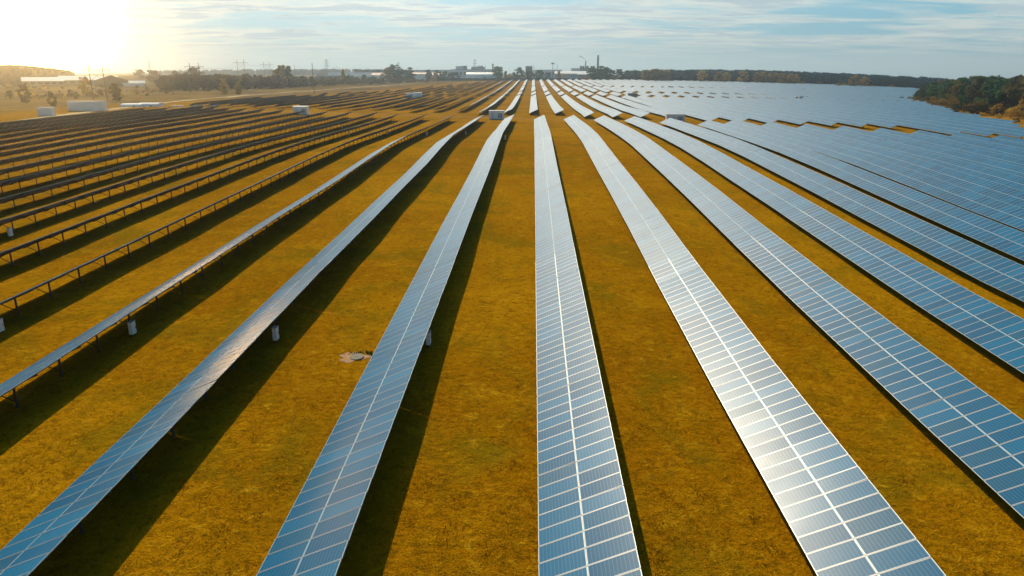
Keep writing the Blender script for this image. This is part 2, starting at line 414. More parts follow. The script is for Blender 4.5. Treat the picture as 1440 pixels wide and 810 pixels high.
def strip(name, pts, width, m, lift=.05, label=None):
    """a path that lies on the ground"""
    P = [Vector((x, y, 0)) for x, y in pts]; Q = []
    for a, b in zip(P, P[1:]):
        n = max(2, int((b-a).length/3))
        Q += [a.lerp(b, k/n) for k in range(n)]
    Q.append(P[-1]); mb = MB(); prev = None
    for k, q in enumerate(Q):
        d = (Q[min(k+1, len(Q)-1)]-Q[max(k-1, 0)]).normalized(); s = Vector((-d.y, d.x, 0))
        w = width*(1+.25*math.sin(k*.37)+.12*math.sin(k*1.3))/2
        row = [q+s*w*t for t in (-1, -.33, .33, 1)]
        row = [(p.x, p.y, hf(p.x, p.y)+lift) for p in row]
        if prev:
            for t in range(3): mb.quad([prev[t], prev[t+1], row[t+1], row[t]], m)
        prev = row
    me = mb.mesh(name); o = link(name, me); o['kind'] = 'structure'; return o
strip('dirt_road', [gp(-40,192)[:2], gp(0,176)[:2], gp(60,165)[:2], gp(140,156)[:2], gp(220,146)[:2], gp(270,140.5)[:2], gp(330,135.5)[:2], gp(420,129)[:2], gp(520,122)[:2], gp(585,117)[:2]], 5.0, 'sand', .07)
strip('dirt_path', [gp(540,139)[:2], gp(575,138.5)[:2], gp(612,138.5)[:2], gp(650,138.3)[:2]], 5.5, 'sand', .06)
for dy_ in (0, 1.9): strip('cross_track', [(x_, (272+(.45*-x_ if x_ < 0 else -.27*x_))+dy_) for x_ in range(-150, 120, 10)], .55, 'bare_soil', .035)
strip('side_road', [gp(318,137)[:2], gp(350,133.5)[:2]], 7.0, 'sand', .09)

# ------------------------------------------------------------------ solar rows
TILT = math.atan2(DHT, WID); CT, ST = math.cos(TILT), math.sin(TILT)
ACR = Vector((CT, 0, ST)); MODW, MODH, GAP = .99, 1.96, .02; STEPM = 1.01
NT_ = 20                                               # modules along one table
def module_mesh():
    mb = MB(); w, h, t, fr, fx = MODH, MODW, .04, .033, .020      # local x across the slope, y along the row
    def q(x0,y0,x1,y1,z,m,uv=None): mb.quad([(x0,y0,z),(x1,y0,z),(x1,y1,z),(x0,y1,z)], m, uv)
    a, b = .045, .955; c, d = .015, .985
    q(fx,fr,w-fx,h-fr,t-.006,'pv_glass',[(a,c),(a,d),(b,d),(b,c)])
    q(0,0,w,fr,t,'frame_edge'); q(0,h-fr,w,h,t,'frame_edge'); q(0,fr,fx,h-fr,t,'aluminium'); q(w-fx,fr,w,h-fr,t,'aluminium')
    mb.quad([(0,0,0),(w,0,0),(w,0,t),(0,0,t)],'aluminium'); mb.quad([(w,0,0),(w,h,0),(w,h,t),(w,0,t)],'aluminium')
    mb.quad([(w,h,0),(0,h,0),(0,h,t),(w,h,t)],'aluminium'); mb.quad([(0,h,0),(0,0,0),(0,0,t),(0,h,t)],'aluminium')
    mb.quad([(0,0,.004),(0,h,.004),(w,h,.004),(w,0,.004)],'backsheet')
    me = mb.mesh('solar_module')
    # uv of the glass: u runs along the row, v across the slope
    uvl = me.uv_layers[0].data
    for li, vv in zip(me.polygons[0].loop_indices, [(a,c),(a,d),(b,d),(b,c)]): uvl[li].uv = vv
    return me
MODULE = module_mesh()
def post_mesh():
    mb = MB(); mb.box(-.06,.06,-.045,.045,-.4,CLR+ST*1.95-.22,'galvanised'); return mb.mesh('support_post')
POST = post_mesh()
WORDS = ['', 'first','second','third','fourth','fifth','sixth','seventh','eighth','ninth','tenth','eleventh','twelfth','thirteenth','fourteenth','fifteenth','sixteenth','seventeenth','eighteenth','nineteenth','twentieth']
def ordw(n):
    if n <= 20: return WORDS[n]
    tens = {2:'twenty',3:'thirty',4:'forty',5:'fifty'}[n//10]
    return tens.replace('ty','tieth') if n % 10 == 0 else tens+'-'+WORDS[n%10]
rrow = random.Random(5)
def row(X, y0, y1, label, group, lod, vis=None, posts=False, steplen=None):
    """one long row of tilted tables. lod 0: single modules near the camera; 1: parts; 2: one mesh"""
    L = NT_*STEPM+.05
    n = max(1, int(round((y1-y0)/L))); y1 = y0+n*L
    ys = [y0+k*L for k in range(n+1)]
    zk = [hf(X+1.8, y)+CLR for y in ys]
    if lod < 2: zk = [z+rrow.uniform(-.02,.02) for z in zk]
    else: zk = [z+rrow.uniform(-.04,.04) for z in zk]
    zroot = hf(X+1.8, y0)
    tadd = 0
    root = None; base = Vector((X+1.8, y0, zroot))
    if lod < 2: root = thing('solar_panel_row', label, 'solar panels', base, group=group)
    surf = MB(); fr = MB(); sp = MB() if lod < 2 else surf
    kk = 0; nmod = 0; npost = 0
    for k in range(n):
        A = Vector((X, ys[k]+.02, zk[k])); B = Vector((X, ys[k+1]-.02, zk[k+1]))
        jt = rrow.gauss(0, .0025) if lod < 2 else tadd+rrow.gauss(0, .003)                    # tables are not perfectly parallel
        ac = Vector((math.cos(TILT+jt), 0, math.sin(TILT+jt)))
        al = (B-A).normalized(); nrm = ac.cross(al).normalized()
        if nrm.z < 0: nrm = -nrm
        A = A-base; B = B-base; ln = (B-A).length
        first = (vis is not None and lod == 0)
        done = 0
        if first and ys[k+1] > vis-6 and nmod < 100:
            m0 = 0 if nmod else max(0, int((vis-6-ys[k])/STEPM)); m1 = min(NT_, m0+(100-nmod)//2)
            for c in range(m0, m1):
                for r in (0, 1):
                    o = link('solar_module', MODULE, root)
                    jx = rrow.gauss(0,.0035); jy = rrow.gauss(0,.0035)
                    a2 = (ac+nrm*jx).normalized(); l2 = (al+nrm*jy).normalized(); n2 = a2.cross(l2).normalized(); l2 = n2.cross(a2)
                    pos = A+al*(c*STEPM+.01)+ac*(r*(MODH+.02))
                    o.matrix_basis = Matrix(((a2.x,l2.x,n2.x,pos.x),(a2.y,l2.y,n2.y,pos.y),(a2.z,l2.z,n2.z,pos.z),(0,0,0,1)))
                    nmod += 1
            rng_ = [(0, m0), (m1, NT_)]
        else: rng_ = [(0, NT_)]
        for m0, m1 in rng_:
            if m1 <= m0: continue
            a = A+al*(m0*STEPM); b = A+al*(m1*STEPM)
            for r in (0, 1):
                p = ac*(r*(MODH+.02)); q = ac*(r*(MODH+.02)+MODH); up = nrm*.04
                u0, u1 = kk+m0, kk+m1
                e = .004*r
                surf.quad([a+p+up, a+q+up, b+q+up, b+p+up], 'pv_glass', [(u0,r+e),(u0,r+.999),(u1,r+.999),(u1,r+e)])
                surf.quad([a+p, b+p, b+q, a+q], 'backsheet')
                surf.quad([a+p, a+p+up, b+p+up, b+p], 'aluminium'); surf.quad([a+q, b+q, b+q+up, a+q+up], 'aluminium')
                surf.quad([a+p, a+q, a+q+up, a+p+up], 'aluminium'); surf.quad([b+p, b+p+up, b+q+up, b+q], 'aluminium')
        kk += NT_
        # purlins under the table
        for t in ((.35,1.97,2.9,3.6) if lod < 2 else (.5, 3.4)):
            c0 = A+ac*t-nrm*.045; c1 = B+ac*t-nrm*.045
            sp.bar(c0, c1, .07, 'galvanised', .08)
        for s_ in range(5):
            f_ = (s_+.5)/5*ln; c = A+al*f_
            foot_y = c.y; gz = hf(base.x+c.x+1.79, base.y+foot_y)-zroot
            if lod == 2 and s_ % 2: continue
            sp.bar(c+ac*.25-nrm*.13, c+ac*3.7-nrm*.13, .06, 'galvanised', .10)
            top = c+ac*1.95-nrm*.18
            sp.bar((c+ac*.7-nrm*.18), (top.x, top.y, gz+.35), .05, 'galvanised')
            if posts and npost < 100 and lod < 2:
                o = link('support_post', POST, root); o.location = (top.x, top.y, top.z-(CLR+ST*1.95-.22)); npost += 1
            else: sp.box(top.x-.06, top.x+.06, top.y-.045, top.y+.045, gz-.2, top.z+.02, 'galvanised')
    if lod < 2:
        o = link('module_field', surf.mesh('module_field'), root)
        if lod == 0: o['kind'] = 'stuff'
        link('support_frame', sp.mesh('support_frame'), root)
        return root
    return thing('solar_panel_row', label, 'solar panels', base, group=group, me=surf.mesh('solar_panel_row'))

yend = {1:262,2:260,3:258,4:248,5:238,6:246,0:260,-1:262,-2:258,-3:261,-4:268,-5:266,-6:281,-7:284,-8:288,-9:292,-10:300,-11:306,-12:313,-13:322,-14:332,-15:344,-16:330,-17:330}
def vis_start(X):
    if X > 0: return max(20, 1.47*X-2)
    return max(19, -1.31*X-6)
LT = NT_*STEPM+.05
for i in range(-17, 16):
    X = XLOW+PITCHX*i; ye = yend.get(i, 262-.27*X); v = vis_start(X if i < 0 else X)
    if ye-v < 15: continue
    y0 = ye-LT*math.ceil((ye-max(2, v-26))/LT)
    side = 'left' if i < 0 else 'right'
    lab = 'long blue solar panel row running straight down the middle of the photo' if i == 0 else \
          f'{ordw(abs(i))} long solar panel row {side} of the middle one, nearest block'
    if i == 1: lab = 'first long panel row right of the middle one, glaring white with reflected sun'
    row(X, y0, ye, lab, 'long solar panel rows of the nearest block', 0 if -4 <= i <= 7 else 1, v, posts=(i <= -1))
for j in range(-17, 46):
    X = XLOW-2.0+PITCHX*j
    for nm, a, b in (('block behind the cross track', None, 522), ('second block behind the track', 531, 604), ('third block behind the track', 613, 790), ('farthest block before the factories', 800, 1150)):
        y0 = (284+(.52*-X if X < 0 else -.27*X-min(10, .16*X))) if a is None else a; y1 = b
        ok = [y for y in np.arange(y0, y1, 3.0) if field_left(y) <= X <= field_right(y)]
        if len(ok) < 6: continue
        y0, y1 = ok[0], ok[-1]
        if X > .70*y1-10: continue
        side = 'left' if j < 0 else 'right'
        lab = f'middle solar panel row of the {nm}' if j == 0 else f'{ordw(abs(j))} solar panel row {side} of the middle, {nm}'
        nb = int((y1-y0)//LT)
        if nb < 1: continue
        row(X, y1-nb*LT, y1, lab, 'solar panel rows of the '+nm, 2)

# ------------------------------------------------------------------ boxes, manhole, containers
def cabinet(px, py, label):
    x, y, z = gp(px, py); t = thing('inverter_box', label, 'electrical box', (x, y, z), group='inverter boxes behind the rows')
    mb = MB(); mb.box(-.14,.14,-.25,.25,.22,1.12,'white_paint'); mb.box(-.17,.17,-.28,.28,1.12,1.16,'aluminium'); link('box_body', mb.mesh('box_body'), t)
    mb = MB(); mb.box(.145,.155,-.21,.21,.28,1.06,'off_white'); mb.box(.155,.185,.13,.16,.6,.75,'dark_metal'); link('box_door', mb.mesh('box_door'), t)
    mb = MB(); mb.bar((0,-.2,-.1),(0,-.2,.22),.05,'galvanised'); mb.bar((0,.2,-.1),(0,.2,.22),.05,'galvanised'); link('stand', mb.mesh('stand'), t)
for px, py, lab in ((603,489,'white inverter box behind the first row left of the middle one, near'), (389,482,'white inverter box behind the second row left of the middle one, near'),
    (188,474,'white inverter box behind the third row left of the middle one, near'), (2,470,'white inverter box cut by the left edge of the photo'),
    (16,335,'white inverter box behind the sixth row, near the left edge'), (710.6,198,'small distant inverter box behind the first row left of the middle one'),
    (655,191,'small distant inverter box behind the second row left of the middle one'), (600.5,191.5,'small distant inverter box behind the third row left of the middle one'),
    (545,190,'small distant inverter box behind the fourth row left of the middle one'), (491,191.5,'small distant inverter box behind the fifth row left of the middle one'),
    (481,180.5,'small distant inverter box behind the sixth row left of the middle one'), (435.5,181,'small distant inverter box behind the seventh row left of the middle one'),
    (390.5,181,'small distant inverter box behind the eighth row left of the middle one'), (345.7,181,'small distant inverter box behind the ninth row left of the middle one')):
    cabinet(px, py, lab)

x, y, z = gp(502, 503)
t = thing('manhole', 'round concrete well cover in a bare earth hollow left of a row', 'manhole', (x, y, z)); t.scale = (.62,.62,.40); t.rotation_euler = (.06,-.05,0)
mb = MB(); N_ = 24
ring = lambda r, zz: [(r*math.cos(2*math.pi*k/N_), r*math.sin(2*math.pi*k/N_), zz) for k in range(N_)]
def lathe(mb, prof, m, n=N_):
    for (r0,z0),(r1,z1) in zip(prof, prof[1:]):
        A = [(r0*math.cos(2*math.pi*k/n), r0*math.sin(2*math.pi*k/n), z0) for k in range(n)]
        B = [(r1*math.cos(2*math.pi*k/n), r1*math.sin(2*math.pi*k/n), z1) for k in range(n)]
        for k in range(n): mb.quad([A[k], A[(k+1)%n], B[(k+1)%n], B[k]], m)
lathe(mb, [(.78,-.3),(.78,.20),(.72,.24),(0.001,.26)], 'concrete'); link('well_cover', mb.mesh('well_cover'), t)
mb = MB(); lathe(mb, [(.20,.255),(.20,.275),(0.001,.28)], 'concrete', 12); link('lid', mb.mesh('lid'), t)
me = MB()
for k in range(40):
    a = math.pi+rrow.uniform(-1.3,1.3); r = rrow.uniform(.75,1.75); s_ = rrow.uniform(.06,.20)
    cx_, cy_ = r*math.cos(a)*1.25, r*math.sin(a)*.9
    me.box(cx_-s_, cx_+s_, cy_-s_*.9, cy_+s_*.9, -.1, s_*.55, 'bare_soil')
e = link('spoil', me.mesh('spoil'), t)
tb = MB()
for k in range(34):
    a = math.pi*.5+rrow.uniform(-1.35,1.6); r_ = rrow.uniform(1.25,2.1); px_, py_ = r_*math.cos(a)*1.25, r_*math.sin(a)*.8; h_ = rrow.uniform(.12,.40)
    for q in range(4):
        b_ = rrow.uniform(0,3.14); w_ = rrow.uniform(.05,.14); ox = rrow.uniform(-.15,.15)
        tb.quad([(px_+ox-w_*math.cos(b_),py_-w_*math.sin(b_),-.1),(px_+ox+w_*math.cos(b_),py_+w_*math.sin(b_),-.1),(px_+ox+rrow.uniform(-.1,.1),py_,h_)],'leaf_green')
link('grass_rim', tb.mesh('grass_rim'), t)
# patch of bare earth round it
mb = MB(); c0 = (x-.25, y); P = []
for k in range(28):
    a = 2*math.pi*k/28; r = 1.0+.28*math.sin(3*a+1)+.12*math.sin(7*a)
    P.append((c0[0]+1.0*r*math.cos(a), c0[1]+.72*r*math.sin(a)))
ctr = (c0[0], c0[1], hf(*c0)+.045)
for k in range(28):
    a, b = P[k], P[(k+1)%28]; mb.quad([ctr, (a[0],a[1],hf(*a)+.02), (b[0],b[1],hf(*b)+.02)], 'bare_soil')
o = link('bare_earth', mb.mesh('bare_earth')); o['kind'] = 'structure'

def container(px, py, wpx, hpx, label, yaw=0, depth=2.5, m='white_paint', doors=True, ang=0, name='container', cat='container', ribs=True, D=None):
    if D is None: x, y, z = gp(px, py)
    else: x, y = away(px, D, py); z = hf(x, y)
    dist = cF.dot(Vector((x, y, z)))
    w = wpx*dist/FPX; h = hpx*dist/FPX*1.03
    t = thing(name, label, cat, (x, y, z), ang)
    mb = MB(); mb.box(-w/2, w/2, 0, depth, .12, h, m)
    if ribs:
        n = int(w/.55)
        for k in range(n+1):
            xx = -w/2+.08+k*(w-.16)/max(1,n); mb.box(xx-.05, xx+.05, -.035, -.002, .25, h-.15, m)
    link('body', mb.mesh('body'), t)
    mb = MB(); mb.box(-w/2-.06, w/2+.06, -.08, depth+.06, h+.002, h+.10, 'aluminium'); link('roof', mb.mesh('roof'), t)
    mb = MB(); mb.box(-w/2+.05, w/2-.05, .05, depth-.05, -.5, .118, 'concrete'); link('plinth', mb.mesh('plinth'), t)
    if doors:
        for k in range(3):
            x0 = w*(.16+.1*k); mb = MB(); mb.box(x0-.04*w, x0+.035*w, -.06, -.037, h*.18, h*.72, 'grey_metal'); link('vent', mb.mesh('vent'), t)
        mb = MB(); mb.box(-w*.35, -w*.17, -.06, -.037, .18, h*.82, 'off_white'); dd = link('door', mb.mesh('door'), t)
        mb = MB(); mb.box(-w*.19, -w*.185, -.10, -.061, h*.4, h*.48, 'dark_metal'); link('handle', mb.mesh('handle'), dd)
    return t
container(698, 168.3, 21, 11.5, 'white transformer container on the cross track left of the middle row')
container(422.5, 161.5, 20.5, 11, 'white transformer container at the ends of the left rows')
container(950, 171, 25.5, 9.5, 'pale transformer container half hidden behind right row ends', m='off_white', D=272)
container(576, 138.6, 10, 6.8, 'weathered left box of the two joined white containers on the sandy path', m='off_white', doors=False)
container(587, 138.4, 11.6, 7.4, 'cleaner right box of the two joined white containers on the sandy path', doors=False)
container(889.5, 137.8, 13, 6, 'grey transformer container in the gap between the right blocks', m='grey_metal', doors=False)
container(1130, 140.2, 12, 4.2, 'pale transformer container among the far right rows', m='off_white', doors=False)
container(1118.5, 140.4, 7, 4.0, 'small dark grey cabinet beside the pale container among far right rows', m='grey_metal', doors=False)
container(122, 156.5, 50, 13, 'long white trailer parked beyond the left rows', doors=False, depth=3, ang=.05, name='site_trailer', cat='trailer')
container(64, 163.5, 20.5, 11.5, 'small white cabin by the dirt road at the far left', doors=False, ang=.05, name='site_cabin', cat='cabin')

def tunnel(px, py, wpx, hpx, label, D=None, depth=8, m='white_paint', ang=0, cat='hall', name='tunnel_hall', windows=0):
    """a hall with a curved roof, long side to the viewer"""
    if D is None: x, y, z = gp(px, py)
    else: x, y = away(px, D, py); z = hf(x, y)
    dist = cF.dot(Vector((x, y, z))); w = wpx*dist/FPX; h = hpx*dist/FPX
    t = thing(name, label, cat, (x, y, z), ang); n = 12
    arc = [(depth/2-depth/2*math.cos(math.pi*k/n), h*(.45+.55*math.sin(math.pi*k/n))) for k in range(n+1)]
    mb = MB()
    for (a0,z0),(a1,z1) in zip(arc, arc[1:]): mb.quad([(-w/2,a0,z0),(w/2,a0,z0),(w/2,a1,z1),(-w/2,a1,z1)], m)
    link('roof', mb.mesh('roof'), t)
    mb = MB(); inset = .03
    prof = [(0,-1)]+arc+[(depth,-1)]
    for s_ in (-1, 1):
        xx = s_*(w/2-inset); q = [(xx, a, b-.02) for a, b in prof]; mb.quad(q if s_ < 0 else q[::-1], 'off_white' if m == 'white_paint' else m)
    mb.quad([(-w/2,0,-1),(w/2,0,-1),(w/2,0,h*.45),(-w/2,0,h*.45)], m); mb.quad([(-w/2,depth,-1),(-w/2,depth,h*.45),(w/2,depth,h*.45),(w/2,depth,-1)], m)
    link('wall', mb.mesh('wall'), t)
    mb = MB(); mb.box(w*.08, w*.2, -.12, -.02, 0, h*.36, 'grey_metal'); link('door', mb.mesh('door'), t)
    return t
tunnel(184, 150.5, 30, 4.6, 'left low white greenhouse tunnel beyond the left rows', depth=7)
tunnel(208, 150.3, 29, 5.2, 'right low white greenhouse tunnel with bright roof beyond left rows', depth=7)

def pile(px, py, wpx, hpx, m, label, cat, name, group=None):
    x, y, z = gp(px, py); dist = cF.dot(Vector((x, y, z))); w = wpx*dist/FPX; h = hpx*dist/FPX
    mb = MB(); r = random.Random(int(px*7))
    for k in range(9):
        a = -w/2+w*(k+.5)/9; hh = h*r.uniform(.6,1.0); mb.box(a-w/19, a+w/19, r.uniform(-.2,0), 1.6+r.uniform(0,.3), -.2, hh, m)
    thing(name, label, cat, (x, y, z), me=mb.mesh(name), group=group)
pile(248, 150.2, 18, 1.8, 'white_paint', 'low stack of white boards at the left row ends', 'stacked goods', 'pallet_stack', 'stacked goods by the track')
pile(277, 150.0, 18, 2.3, 'off_white', 'uneven greyish stack between the white stacks left of the track', 'stacked goods', 'pallet_stack', 'stacked goods by the track')
pile(301, 149.8, 13, 2.4, 'white_paint', 'white crate stack with brown goods on top', 'stacked goods', 'pallet_stack', 'stacked goods by the track')
x, y, z = gp(301, 149.8); mb = MB(); mb.box(-2.0,.3,.1,1.3,0,.5,'brown_goods'); mb.box(.5,2.2,.1,1.2,0,.8,'brown_goods'); mb.box(1.0,1.6,.2,1.0,.8,1.05,'brown_goods')
thing('brown_bundle', 'brown bundle lying on the white crate stack', 'bundle', (x, y, z+1.15), me=mb.mesh('brown_bundle'))

# ------------------------------------------------------------------ industry and halls on the horizon
def place(px, D, ytop, ybase=None):
    x, y = away(px, D, 105); return x, y, hf(x, y), slope(px, ytop)*D
def building(px0, px1, ytop, D, label, wall='off_white', roof='dark_roof', kind='flat', depth=30, rise=.25, name='factory_building', cat='building', nwin=0, ang=None, zlift=0):
    pc = (px0+px1)/2; x, y, z, zt = place(pc, D, ytop); dist = cF.dot(Vector((x, y, z)))
    w = (px1-px0)*dist/FPX; h = max(3.0, zt-z)
    a = math.atan2(-x, y) if ang is None else ang
    t = thing(name, label, cat, (x, y, z), a)
    hw = h*(1-rise) if kind != 'flat' else h
    mb = MB()
    mb.box(-w/2, w/2, 0, depth, -4, hw, wall)
    if kind == 'end':    # gable faces the viewer
        mb.quad([(-w/2,0,hw),(w/2,0,hw),(0,0,h)], wall); mb.quad([(w/2,depth,hw),(-w/2,depth,hw),(0,depth,h)], wall)
    link('wall', mb.mesh('wall'), t)
    mb = MB()
    if kind == 'flat': mb.box(-w/2-.3, w/2+.3, -.3, depth+.3, hw+.003, hw+.7, roof)
    elif kind == 'long':
        for p in (((-w/2-.5,-.8,hw-.1),(w/2+.5,-.8,hw-.1),(w/2+.5,depth/2,h),(-w/2-.5,depth/2,h)), ((-w/2-.5,depth/2,h),(w/2+.5,depth/2,h),(w/2+.5,depth+.8,hw-.1),(-w/2-.5,depth+.8,hw-.1))): mb.quad(p, roof)
        for s_ in (-1, 1): mb.quad([(s_*w/2,0,hw),(s_*w/2,depth,hw),(s_*w/2,depth/2,h-.1)], wall)
    elif kind == 'hip':
        k = w*.30; A = [(-w/2-.6,-.6,hw),(w/2+.6,-.6,hw),(w/2+.6,depth+.6,hw),(-w/2-.6,depth+.6,hw)]; R = [(-w/2+k,depth/2,h),(w/2-k,depth/2,h)]
        mb.quad([A[0],A[1],R[1],R[0]], roof); mb.quad([A[1],A[2],R[1]], roof); mb.quad([A[2],A[3],R[0],R[1]], roof); mb.quad([A[3],A[0],R[0]], roof)
    elif kind == 'end':
        mb.quad([(-w/2-.5,-.5,hw-.2),(0,-.5,h+.2),(0,depth+.5,h+.2),(-w/2-.5,depth+.5,hw-.2)], roof); mb.quad([(0,-.5,h+.2),(w/2+.5,-.5,hw-.2),(w/2+.5,depth+.5,hw-.2),(0,depth+.5,h+.2)], roof)
    link('roof', mb.mesh('roof'), t)
    for k in range(nwin):
        xx = -w/2+w*(k+.5)/nwin; ww = w/nwin*.30
        mb = MB(); mb.box(xx-ww, xx+ww, -.14, -.03, hw*.45, hw*.75, 'dark_glass'); link('window', mb.mesh('window'), t)
    return t
# far left sheds in the glare
building(88, 160, 106.5, 980, 'long pale gabled shed in the glare at the far left', 'concrete', 'pale_panel', 'long', 26, .45, 'shed', nwin=7)
building(134, 176, 106.0, 900, 'brownish gabled shed beside the long pale shed, far left', 'wood', 'dark_roof', 'end', 30, .45, 'shed')
building(34, 84, 108.5, 930, 'hazy low shed at the foot of the wooded hill', 'concrete', 'pale_panel', 'long', 24, .4, 'shed', nwin=6)
building(170, 200, 113.5, 900, 'low white outbuilding among the left scrub trees', 'white_paint', 'pale_panel', 'long', 10, .4, 'outbuilding')
# warehouses
building(445, 473, 97.5, 1180, 'dark hipped roof hall left of the blue roofed warehouse', 'grey_metal', 'dark_roof', 'hip', 60, .55, 'warehouse')
building(462, 522, 101.8, 1120, 'long blue roofed warehouse on the left horizon', 'grey_metal', 'blue_roof', 'long', 60, .35, 'warehouse', nwin=9)
building(498, 548, 106.3, 1080, 'long white walled shed in front of the blue roofed warehouse', 'white_paint', 'pale_panel', 'flat', 20, 0, 'warehouse', nwin=6)
building(512, 541, 102.3, 1200, 'red roofed shed right of the blue roofed warehouse', 'off_white', 'red_roof', 'long', 30, .5, 'warehouse')
building(380, 430, 107.6, 1000, 'low pale wall building behind the left scrub', 'pale_panel', 'pale_panel', 'flat', 12, 0, 'warehouse')
building(548, 600, 104.6, 1260, 'low white building behind the trees left of the factory', 'white_paint', 'pale_panel', 'flat', 30, 0, 'warehouse')
building(578, 622, 102.0, 1300, 'white hall with red band left of the big factory', 'off_white', 'red_roof', 'long', 30, .3, 'warehouse')
building(590, 640, 98.8, 1460, 'long low grey factory wing left of the stepped factory block', 'pale_panel', 'grey_metal', 'flat', 50)
building(634, 702, 98.0, 1400, 'broad pale factory block behind the arched white hangar', 'pale_panel', 'grey_metal', 'flat', 60, nwin=12)
building(641, 652, 93.6, 1420, 'left raised block on the roofline of the broad pale factory', 'pale_panel', 'grey_metal', 'flat', 18)
building(650, 657, 93.0, 1440, 'small dark penthouse beside the left raised factory block', 'grey_metal', 'dark_roof', 'flat', 14)
building(663, 682, 94.6, 1430, 'right raised dark block on the roofline of the pale factory', 'grey_metal', 'dark_roof', 'flat', 18)
building(672, 679, 93.2, 1450, 'round topped small block above the right factory roof', 'pale_panel', 'dark_roof', 'flat', 12)
tunnel(676, 111.2, 42, 10.5, 'large arched white hangar left of the middle rows', D=1215, depth=36)
building(640, 662, 109.2, 1190, 'low white shed at the left foot of the arched hangar', 'white_paint', 'white_paint', 'flat', 8, 0, 'shed')
# middle
building(752, 790, 98.6, 1500, 'low grey works building in the middle of the skyline', 'pale_panel', 'grey_metal', 'flat', 40, nwin=8)
building(780, 824, 100.0, 1330, 'pale glazed hall left of the power plant', 'pale_panel', 'pale_panel', 'long', 50, .3, nwin=14)
building(803, 846, 96.6, 1420, 'pale plant building under the dark silos', 'pale_panel', 'grey_metal', 'flat', 40, nwin=10)
building(812, 834, 101.6, 1290, 'low grey plant annex at the foot of the silos', 'grey_metal', 'pale_panel', 'long', 30, .3)

def silo(px0, px1, ytop, ybot, D, label, name='silo', cat='silo', extra=None):
    x, y = away((px0+px1)/2, D, 105); z = hf(x, y); zt = slope(800, ytop)*D; zb = slope(800, ybot)*D
    r = (px1-px0)/2*D/1045; t = thing(name, label, cat, (x, y, z))
    mb = MB(); lathe(mb, [(r,zb-z),(r,zt-z-r*.3),(r*.75,zt-z),(.001,zt-z+.3)], 'dark_metal', 16); link('tank', mb.mesh('tank'), t)
    mb = MB()
    for k in range(6):
        a = math.pi/3*k; mb.bar((r*.8*math.cos(a), r*.8*math.sin(a), -3), (r*.8*math.cos(a), r*.8*math.sin(a), zb-z), .8, 'grey_metal')
    link('support_frame', mb.mesh('support_frame'), t)
for k, (a, b) in enumerate(((815,818.2),(818.6,821.6),(824.2,827.6),(830,833),(833.2,836.2))):
    silo(a, b, 92.8, 97, 1405, f'{["leftmost","second","middle","fourth","rightmost"][k]} of the five dark silos on the plant roof')
# dark block with two masts
building(739, 748.6, 93.6, 1380, 'dark square tower block with roof masts in mid skyline', 'dark_metal', 'dark_roof', 'flat', 14, name='tower_block')
def mast(px, ytop, D, r0, r1, m, label, name='mast', cat='mast', extras=None, group=None, base=None):
    x, y = away(px, D, 105); z = hf(x, y); h = slope(px, ytop)*D-z
    mb = MB(); mb.tube((0,0,-1),(0,0,h), r0, r1, m, 10)
    if extras: extras(mb, h)
    return thing(name, label, cat, (x, y, z), math.atan2(-x, y), me=mb.mesh(name), group=group)
mast(840.3, 77.5, 1400, 2.3, 1.7, 'dark_metal', 'tall dark factory chimney right of the silos', 'chimney', 'chimney', lambda mb, h: (mb.tube((0,0,h-6),(0,0,h-4.5),2.4,2.4,'grey_metal',10)))
mast(823.2, 85.2, 1400, 1.9, .8, 'dark_metal', 'pointed smoking chimney between the dark silos', 'chimney', 'chimney', lambda mb, h: (mb.tube((0,0,h*.55),(0,0,h*.62),2.4,2.4,'grey_metal',10)))
mast(693.2, 89.6, 1400, 1.7, 1.4, 'grey_metal', 'grey chimney right of the arched hangar', 'chimney', 'chimney', lambda mb, h: mb.tube((0,0,h-1.5),(0,0,h),1.9,1.9,'dark_metal',10))
def floods(mb, h): mb.box(-2.4,2.4,-.6,.6,h-2.2,h,'grey_metal')
mast(777.3, 88.2, 1150, .55, .35, 'grey_metal', 'floodlight mast with square head in mid skyline', 'floodlight_mast', 'mast', floods)
for px, yt, D, lab in ((783.5,90.5,1180,'thin mast just right of the floodlight mast'), (750.8,90.8,1250,'thin mast right of the dark tower block'), (678.3,90.2,1300,'left one of two thin masts on the pale factory'),
                       (682.4,90.5,1300,'right one of two thin masts on the pale factory'), (440,88,640,'tall slim wooden pole standing left of the warehouse'), (742.4,91.4,1385,'left roof mast on the dark tower block'),
                       (746.4,91.8,1385,'right roof mast on the dark tower block'), (415,91,1300,'thin pole on the horizon behind autumn trees'), (400,92,1500,'thin distant pole left of the dark conifer'),
                       (470.5,94,1300,'left small pole behind the hipped roof'), (474.6,93,1300,'middle small pole behind the hipped roof'), (478.4,95,1300,'right small pole behind the hipped roof'), (573,155.6,352,'short dark post at the near end of the left block')):
    mast(px, yt, D, .30 if D < 1200 else .42, .22, 'dark_metal', lab)
